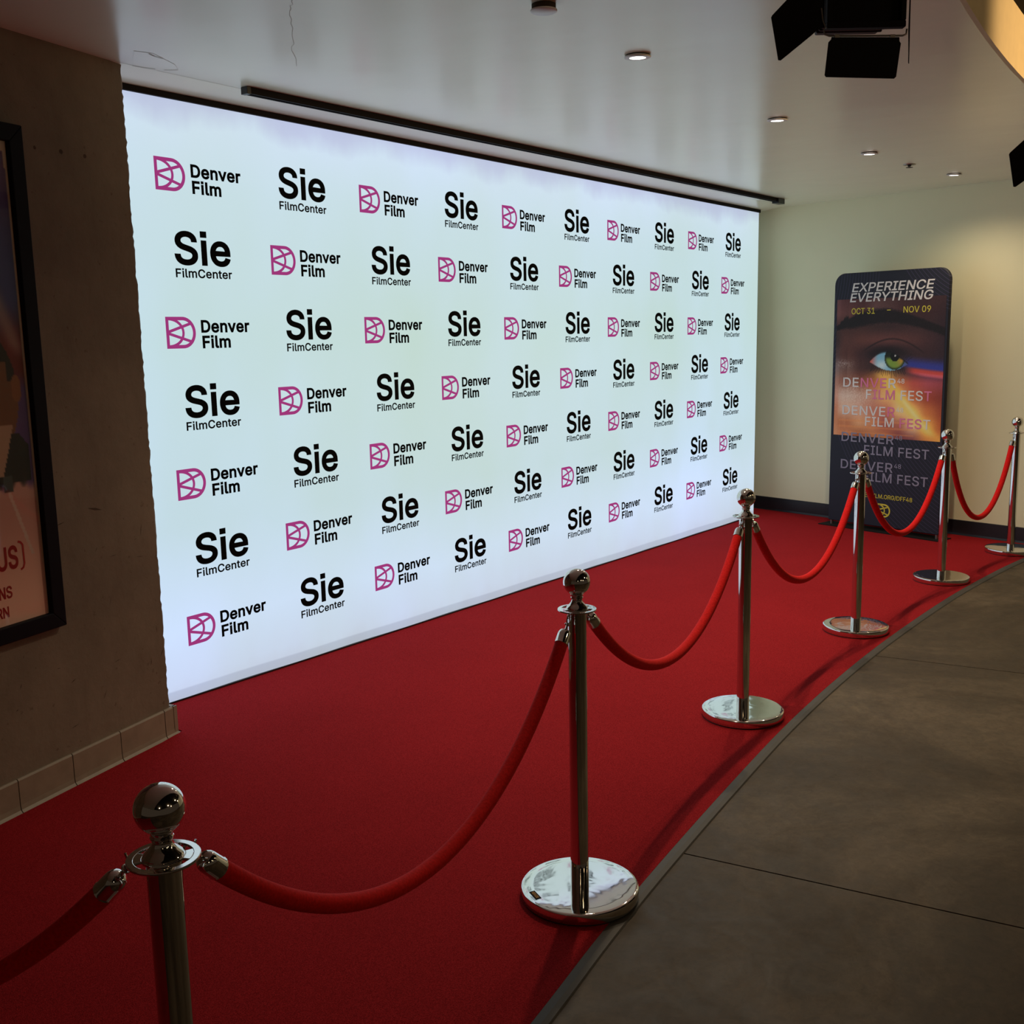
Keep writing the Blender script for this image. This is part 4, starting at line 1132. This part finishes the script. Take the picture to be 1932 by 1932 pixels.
# --- the printed picture of an eye
PU0, PU1, PZ0, PZ1 = 0.028, 0.906, 0.708, 1.717
def g(x, y, cx, cy, sx, sy, ang=0.0):
    dx_, dy_ = x - cx, y - cy
    if ang:
        c_, s_ = math.cos(ang), math.sin(ang); dx_, dy_ = dx_ * c_ + dy_ * s_, -dx_ * s_ + dy_ * c_
    return math.exp(-(dx_ / sx) ** 2 - (dy_ / sy) ** 2)
EG = [[(110,70,72),(90,52,54),(80,48,50),(95,66,66),(80,55,56),(66,42,44),(60,38,42),(62,40,44),(58,38,42)],
      [(120,76,74),(104,64,62),(82,50,50),(104,74,74),(90,62,62),(70,44,46),(62,40,42),(60,38,42),(52,34,40)],
      [(70,46,46),(74,46,44),(70,44,42),(60,40,40),(56,38,40),(60,40,42),(62,42,44),(56,38,42),(48,32,40)],
      [(60,42,44),(88,54,50),(98,58,52),(104,62,58),(104,62,60),(96,58,56),(84,52,52),(66,42,46),(50,34,42)],
      [(84,60,60),(92,56,50),(70,42,42),(56,36,40),(60,42,46),(64,44,48),(64,42,46),(58,38,42),(50,34,42)],
      [(130,110,108),(118,88,80),(76,48,46),(60,40,40),(50,40,44),(50,40,46),(52,40,60),(50,44,80),(44,40,80)],
      [(176,128,112),(150,98,80),(140,80,60),(190,112,66),(236,176,96),(206,124,76),(186,84,76),(170,80,90),(150,70,80)],
      [(206,150,128),(214,186,168),(200,160,140),(206,150,124),(240,190,120),(244,200,116),(196,110,70),(160,72,54),(132,58,48)],
      [(204,130,98),(222,180,152),(216,164,138),(196,126,104),(200,120,100),(246,208,140),(248,206,120),(206,124,70),(160,78,52)],
      [(206,136,96),(190,118,80),(222,166,120),(208,140,100),(170,92,80),(180,110,90),(240,206,160),(250,196,96),(190,100,54)],
      [(214,150,108),(206,134,92),(160,88,52),(190,122,78),(196,126,78),(126,64,66),(140,80,80),(214,140,76),(236,170,80)]]
def eye_col(u, z):
    n1 = h2(round(u * 300), round(z * 300)) - 0.5
    # glitch: the picture repeats in steps toward its sides
    U = u
    if u < 0.13: U = u + (0.05 if u > 0.09 else 0.03 if u > 0.06 else 0.0)
    S_ = max(0.0, min(0.9999, (U - PU0) / (PU1 - PU0))) * 8; T_ = max(0.0, min(0.9999, (PZ1 - z) / (PZ1 - PZ0))) * 10
    i_, j_ = int(S_), int(T_); fx_, fy_ = S_ - i_, T_ - j_
    fx_ = fx_ * fx_ * (3 - 2 * fx_) * 0.5 + fx_ * 0.5; fy_ = fy_ * fy_ * (3 - 2 * fy_) * 0.5 + fy_ * 0.5
    c = mixc(mixc(EG[j_][i_], EG[j_][i_ + 1], fx_), mixc(EG[j_ + 1][i_], EG[j_ + 1][i_ + 1], fx_), fy_)
    # brow
    bz = 1.525 + 0.09 * math.sin((U - 0.02) * 3.4) * 0.75 - 0.14 * max(0, U - 0.45)
    bt = 0.045 * sm(0.0, 0.25, U) + 0.022 - 0.030 * sm(0.35, 0.85, U)
    br_ = sm(1.0, 0.55, abs(z - bz + 0.02 * sm(0.3, 0.0, U)) / max(0.012, bt) + 0.18 * n1)
    c = mixc(c, (26, 20, 24), 0.93 * br_)
    # lid crease
    cz_ = 1.33 + 0.115 * math.cos((U - 0.50) * 5.6) - 0.02
    c = mixc(c, (30, 20, 24), 0.75 * sm(0.010, 0.0, abs(z - cz_)) * sm(0.24, 0.32, U) * sm(0.78, 0.70, U))
    # dark lashes around the eye
    c = mixc(c, (22, 16, 22), 0.85 * g(U, z, 0.47, 1.335, 0.17, 0.050))
    # spectral light band
    t_ = max(0.0, U - 0.60)
    edge_ = 1.250 - 0.14 * t_ + 0.10 * t_ * t_
    bl = sm(0.56, 0.66, U) * sm(0.075, 0.0, z - edge_) * sm(-0.034, -0.010, z - edge_)
    c = mixc(c, (52, 62, 156), 0.9 * bl)
    c = mixc(c, (214, 78, 66), 0.85 * sm(0.58, 0.70, U) * sm(0.034, 0.006, abs(z - edge_ + 0.040)))
    c = mixc(c, (226, 110, 130), 0.6 * sm(0.62, 0.78, U) * sm(0.020, 0.002, abs(z - edge_ + 0.058)))
    # warm glow under the lower lid and the bright diagonal streak
    c = mixc(c, (246, 190, 96), 0.8 * g(U, z, 0.45, 1.165, 0.08, 0.035))
    dgl = abs((U - 0.47) - (1.13 - z) * 0.95) / 0.085
    c = mixc(c, (250, 206, 96), 0.75 * sm(1.0, 0.15, dgl) * sm(1.20, 1.10, z) * sm(0.70, 0.78, z))
    c = mixc(c, (254, 232, 180), 0.7 * sm(1.0, 0.1, dgl * 1.3 + 0.3) * sm(1.08, 0.95, z) * sm(0.72, 0.82, z))
    # skin sparkle
    c = mixc(c, (222, 214, 212), 0.55 * sm(0.45, 1.05, 0.5 + 0.6 * n1 + 0.45 * g(u, z, 0.10, 1.245, 0.10, 0.035) - 0.25) * g(u, z, 0.11, 1.24, 0.12, 0.045))
    c = mixc(c, (230, 212, 200), 0.55 * sm(0.3, 0.9, 0.5 + n1) * g(u, z, 0.20, 1.00, 0.13, 0.10))
    # horizontal glitch smears at the bottom
    c = mixc(c, (226, 150, 90), 0.35 * (1 if (int(z * 70) % 3 == 0 and z < 0.84 and 0.1 < U < 0.7) else 0))
    # eye opening
    ux = (U - 0.315) / (0.640 - 0.315)
    if 0 < ux < 1:
        topz = 1.262 + 0.082 * math.sin(math.pi * ux ** 0.85) - 0.012 * ux
        botz = 1.262 - 0.058 * math.sin(math.pi * ux ** 1.1) - 0.012 * ux
        if botz < z < topz:
            c = mixc((196, 100, 90), (120, 176, 204), sm(0.02, 0.25, ux))
            c = mixc(c, (214, 228, 230), 0.8 * g(U, z, 0.42, 1.235, 0.05, 0.035))
            r_ = math.hypot(U - 0.527, (z - 1.288))
            if ux > 0.82: c = mixc(c, (60, 60, 130), 0.7)
            if r_ < 0.083:
                c = mixc((118, 150, 62), (190, 140, 60), g(U, z, 0.585, 1.285, 0.035, 0.05))
                c = mixc(c, (40, 56, 40), sm(0.060, 0.082, r_))
                c = mixc(c, (22, 28, 22), 0.95 * sm(1.272, 1.306, z))
                if math.hypot(U - 0.527, z - 1.300) < 0.036: c = (16, 14, 14)
            if math.hypot(U - 0.530, z - 1.307) < 0.008: c = (230, 235, 235)
            c = mixc(c, (24, 18, 22), 0.85 * sm(0.018, 0.004, topz - z))
    return (min(255, c[0] * 1.10 + 8 * n1), min(255, c[1] * 1.10 + 7 * n1), min(255, c[2] * 1.10 + 7 * n1))
nx, nz = 176, 202
vs_ = []; fs = []; cols = []
for j in range(nz + 1):
    z = PZ0 + (PZ1 - PZ0) * j / nz
    for i in range(nx + 1):
        u = PU0 + (PU1 - PU0) * i / nx
        vs_.append(bn(u, z, 0.0010)); cols.append(eye_col(u, z))
for j in range(nz):
    for i in range(nx):
        a = j * (nx + 1) + i; fs.append([a, a + 1, a + nx + 2, a + nx + 1])
off_print = len(mb.v)
mb.add(vs_, fs, 1)
BM = [M['navy'], M['eyeprint'], M['wtext'], M['ptext'], M['gtext'], M['ytext'], M['otext'], M['lash']]
def btext(s, u0, base, cap, u1, mi, bold=8, shear=0.0, track=0):
    v, f = letters(s, u0, base, cap, u1, bold=bold, shear=shear, track=track)
    mb.add([bn(a, b, 0.0022) for a, b in v], f, mi)
btext('EXPERIENCE', 0.153, 1.769, 0.063, 0.803, 2, 12, 0.20)
btext('EVERYTHING', 0.138, 1.697, 0.063, 0.800, 2, 12, 0.20)
btext('OCT 31', 0.155, 1.608, 0.043, 0.350, 5, 8)
btext('-', 0.450, 1.612, 0.043, 0.480, 5, 6)
btext('NOV 09', 0.582, 1.609, 0.043, 0.794, 5, 8)
def word(s, u0, u1, base, cap, mis, bold=9):
    """one word, each letter in its own printed colour"""
    adv = []; tot = 0
    for ch in s:
        a = GL[ch][0] if ch != ' ' else 195
        adv.append((tot, a)); tot += a
    k = (u1 - u0) / tot
    for ch, (p, a), mi in zip(s, adv, mis):
        if ch == ' ': continue
        L = GL[ch][1]; mn = min(x for q in L for x, y in q); mxx = max(x for q in L for x, y in q)
        btext(ch, u0 + (p + mn) * k, base, cap, u0 + (p + mxx) * k, mi, bold)
W_, P_, G_, O_ = 2, 3, 4, 6
# lashes and brow hairs of the printed eye
for k in range(17):
    s_ = k / 16
    u_ = 0.345 + 0.255 * s_; z_ = 1.262 - 0.055 * math.sin(math.pi * ((u_ - 0.315) / 0.325) ** 1.1) - 0.010
    L_ = random.uniform(0.025, 0.055); dx_ = (s_ - 0.5) * 0.05 + random.uniform(-0.008, 0.008)
    v, f = stroke([(u_, z_), (u_ + dx_ * 0.4, z_ - L_ * 0.55), (u_ + dx_, z_ - L_)], 0.0028)
    mb.add([bn(p, q, 0.0016) for p, q in v], f, 7)
for k in range(26):
    s_ = k / 25
    u_ = 0.33 + 0.30 * s_; z_ = 1.266 + 0.080 * math.sin(math.pi * min(1, max(0, (u_ - 0.315) / 0.325)) ** 0.85) - 0.004
    L_ = random.uniform(0.020, 0.040); dx_ = (s_ - 0.45) * 0.06 + random.uniform(-0.006, 0.006)
    v, f = stroke([(u_, z_), (u_ + dx_ * 0.4, z_ + L_ * 0.5), (u_ + dx_ * 1.3, z_ + L_)], 0.0034)
    mb.add([bn(p, q, 0.0016) for p, q in v], f, 7)
rows = [(1.074, 0.990, [W_, W_, P_, P_, P_, W_], [W_, P_, P_, P_, 0, W_, W_, W_, P_], W_),
        (0.867, 0.790, [W_, W_, W_, W_, W_, P_], [W_, W_, W_, W_, 0, P_, P_, P_, W_], W_),
        (0.665, 0.578, [G_] * 6, [G_] * 9, G_),
        (0.458, 0.380, [G_] * 6, [G_] * 9, G_)]
for k, (za, zb, ca_, cb2, c48) in enumerate(rows):
    word('DENVER', 0.092, 0.548, za, 0.068, ca_)
    btext('48', 0.556, za + 0.035, 0.032, 0.612, c48, 5)
    word('FILM FEST', 0.292, 0.832, zb, 0.068, cb2)
btext('DENVERFILM.ORG/DFF48', 0.205, 0.258, 0.031, 0.712, 5, 10)
for v, f in icon_shape(0.100):
    mb.add([bn(0.424 + a, 0.220 + b, 0.0022) for a, b in v], f, 5)
o = mb.build('fabric_panel', BM, ban)
allc = [(0, 0, 0)] * off_print + cols
allc += [(0, 0, 0)] * (len(o.data.vertices) - len(allc))
set_print(o, allc)
o['label'] = 'printed navy fabric sleeve with rounded top corners'
for u in (0.022, BW - 0.022):
    q = bn(u, 0, -TH / 2)
    MB().lathe([(0.0, 0.004), (0.011, 0.004), (0.011, 0.10), (0.0, 0.10)], 20, M=Matrix.Translation((q.x, q.y, 0.0))).build('foot_post', M['greymetal'], ban).__setitem__('label', 'short silver tube foot')
mb = MB()
mb.prism([bn(-0.055, CT + 0.0005, 0.05), bn(0.955, CT + 0.0005, 0.05), bn(0.955, CT + 0.0005, -0.12), bn(-0.055, CT + 0.0005, -0.12)], (0, 0, 0.006), 0)
mb.build('base_plate', M['matteblack'], ban).__setitem__('label', 'flat black floor plate')

# ------------------------------------------------------------------ barn-door stage lights hung from the lobby ceiling
SG = 'barn-door stage lights hung at the ceiling edge'
FX = Vector((0.59223, -0.80577, 0)); FY = Vector((0.80577, 0.59223, 0))
def stage_light(label, loc):
    t = thing('stage_light', label, 'stage light', loc, math.atan2(FX.y, FX.x), SG)
    mb = MB()
    mb.box((-0.060, 0.02, 0.030), (0.062, 0.13, 0.150))
    mb.box((-0.066, 0.06, 0.046), (0.070, 0.125, 0.140))
    for k in range(5):
        mb.box((-0.064, 0.03 + 0.018 * k, 0.028), (0.066, 0.036 + 0.018 * k, 0.152))
    mb.build('housing', M['housing'], t, bevel=0.003)
    mb = MB()
    mb.box((-0.072, 0.0, 0.010), (0.076, 0.018, 0.022)); mb.box((-0.072, 0.0, 0.150), (0.076, 0.018, 0.162))
    mb.box((-0.072, 0.0, 0.022), (-0.062, 0.018, 0.150)); mb.box((0.066, 0.0, 0.022), (0.076, 0.018, 0.150))
    mb.box((-0.064, 0.018, 0.018), (0.068, 0.026, 0.156))
    mb.build('front_frame', M['matteblack'], t, bevel=0.002)
    # lower flap
    d = lambda poly, ex: MB().prism(poly, ex, 0)
    f1 = d([(-0.063, 0, -0.006), (0.064, 0, -0.0085), (0.0645, 0, -0.016), (0.0672, 0, -0.0195), (0.0606, 0, -0.079), (0.0570, 0, -0.0822), (-0.0715, 0, -0.0770), (-0.0742, 0, -0.0735), (-0.0688, 0, -0.0150), (-0.0640, 0, -0.0100)], (0, 0.0016, 0)).build('barn_door', M['matteblack'], t)
    rod = MB()
    rod.tube([(-0.078, 0.002, 0.008), (-0.076, 0.001, -0.001), (-0.068, 0, -0.004), (0.070, 0, -0.006), (0.077, 0.001, -0.003), (0.078, 0.002, 0.006)], 0.0018, 8)
    rod.box((-0.058, -0.003, -0.008), (-0.049, 0.003, -0.002)); rod.box((0.046, -0.003, -0.010), (0.055, 0.003, -0.004))
    rod.build('hinge_rod', M['greymetal'], f1)
    # left flap, swung wide
    f2 = d([(-0.079, 0.004, 0.012), (-0.088, 0.006, 0.009), (-0.098, 0.010, 0.0005), (-0.150, 0.03, -0.0385), (-0.155, 0.03, -0.038), (-0.1700, 0.03, 0.0390), (-0.1680, 0.03, 0.0430), (-0.105, 0.010, 0.1050), (-0.079, 0.004, 0.118)], (0, 0.0016, 0)).build('barn_door', M['matteblack'], t)
    r_ = MB(); r_.tube([(-0.083, 0.003, 0.046), (-0.080, 0.002, 0.024), (-0.0745, 0.0, 0.010)], 0.0014, 8); r_.build('hinge_rod', M['greymetal'], f2)
    # right flap, seen nearly edge-on, and upper flap
    d([(0.0800, 0.000, 0.004), (0.0827, 0.000, -0.056), (0.1180, 0.10, -0.030), (0.1160, 0.10, 0.120), (0.0800, 0.0, 0.150)], (0.0014, 0, 0)).build('barn_door', M['matteblack'], t)
    d([(-0.064, 0.002, 0.166), (0.066, 0.002, 0.166), (0.074, 0.06, 0.230), (-0.072, 0.06, 0.230)], (0, 0.0016, 0)).build('barn_door', M['matteblack'], t)
    yk = MB()
    yk.box((-0.100, 0.05, 0.085), (-0.094, 0.075, 0.275)); yk.box((0.094, 0.05, 0.085), (0.100, 0.075, 0.275)); yk.box((-0.100, 0.05, 0.275), (0.100, 0.075, 0.281))
    for s in (-1, 1):
        yk.tube([(s * 0.060, 0.0625, 0.090), (s * 0.112, 0.0625, 0.090)], 0.007, 14)
    yk.build('yoke', M['black'], t)
    st = MB(); st.tube([(0, 0.0625, 0.279), (0, 0.0625, CEIL + FH - loc[2])], 0.010, 16)
    st.lathe([(0.0, CEIL + FH - loc[2]), (0.05, CEIL + FH - loc[2]), (0.05, CEIL + FH - loc[2] - 0.01), (0.0, CEIL + FH - loc[2] - 0.01)], 24, M=Matrix.Translation((0, 0.0625, 0)))
    st.build('drop_rod', M['black'], t)
    return t
stage_light('black stage light with open barn doors hanging at the top right', (0.68967, -2.87086, 2.05638))
t2 = stage_light('second black stage light, only one flap showing at the right frame edge', (1.58861, -3.11495, 1.88544))
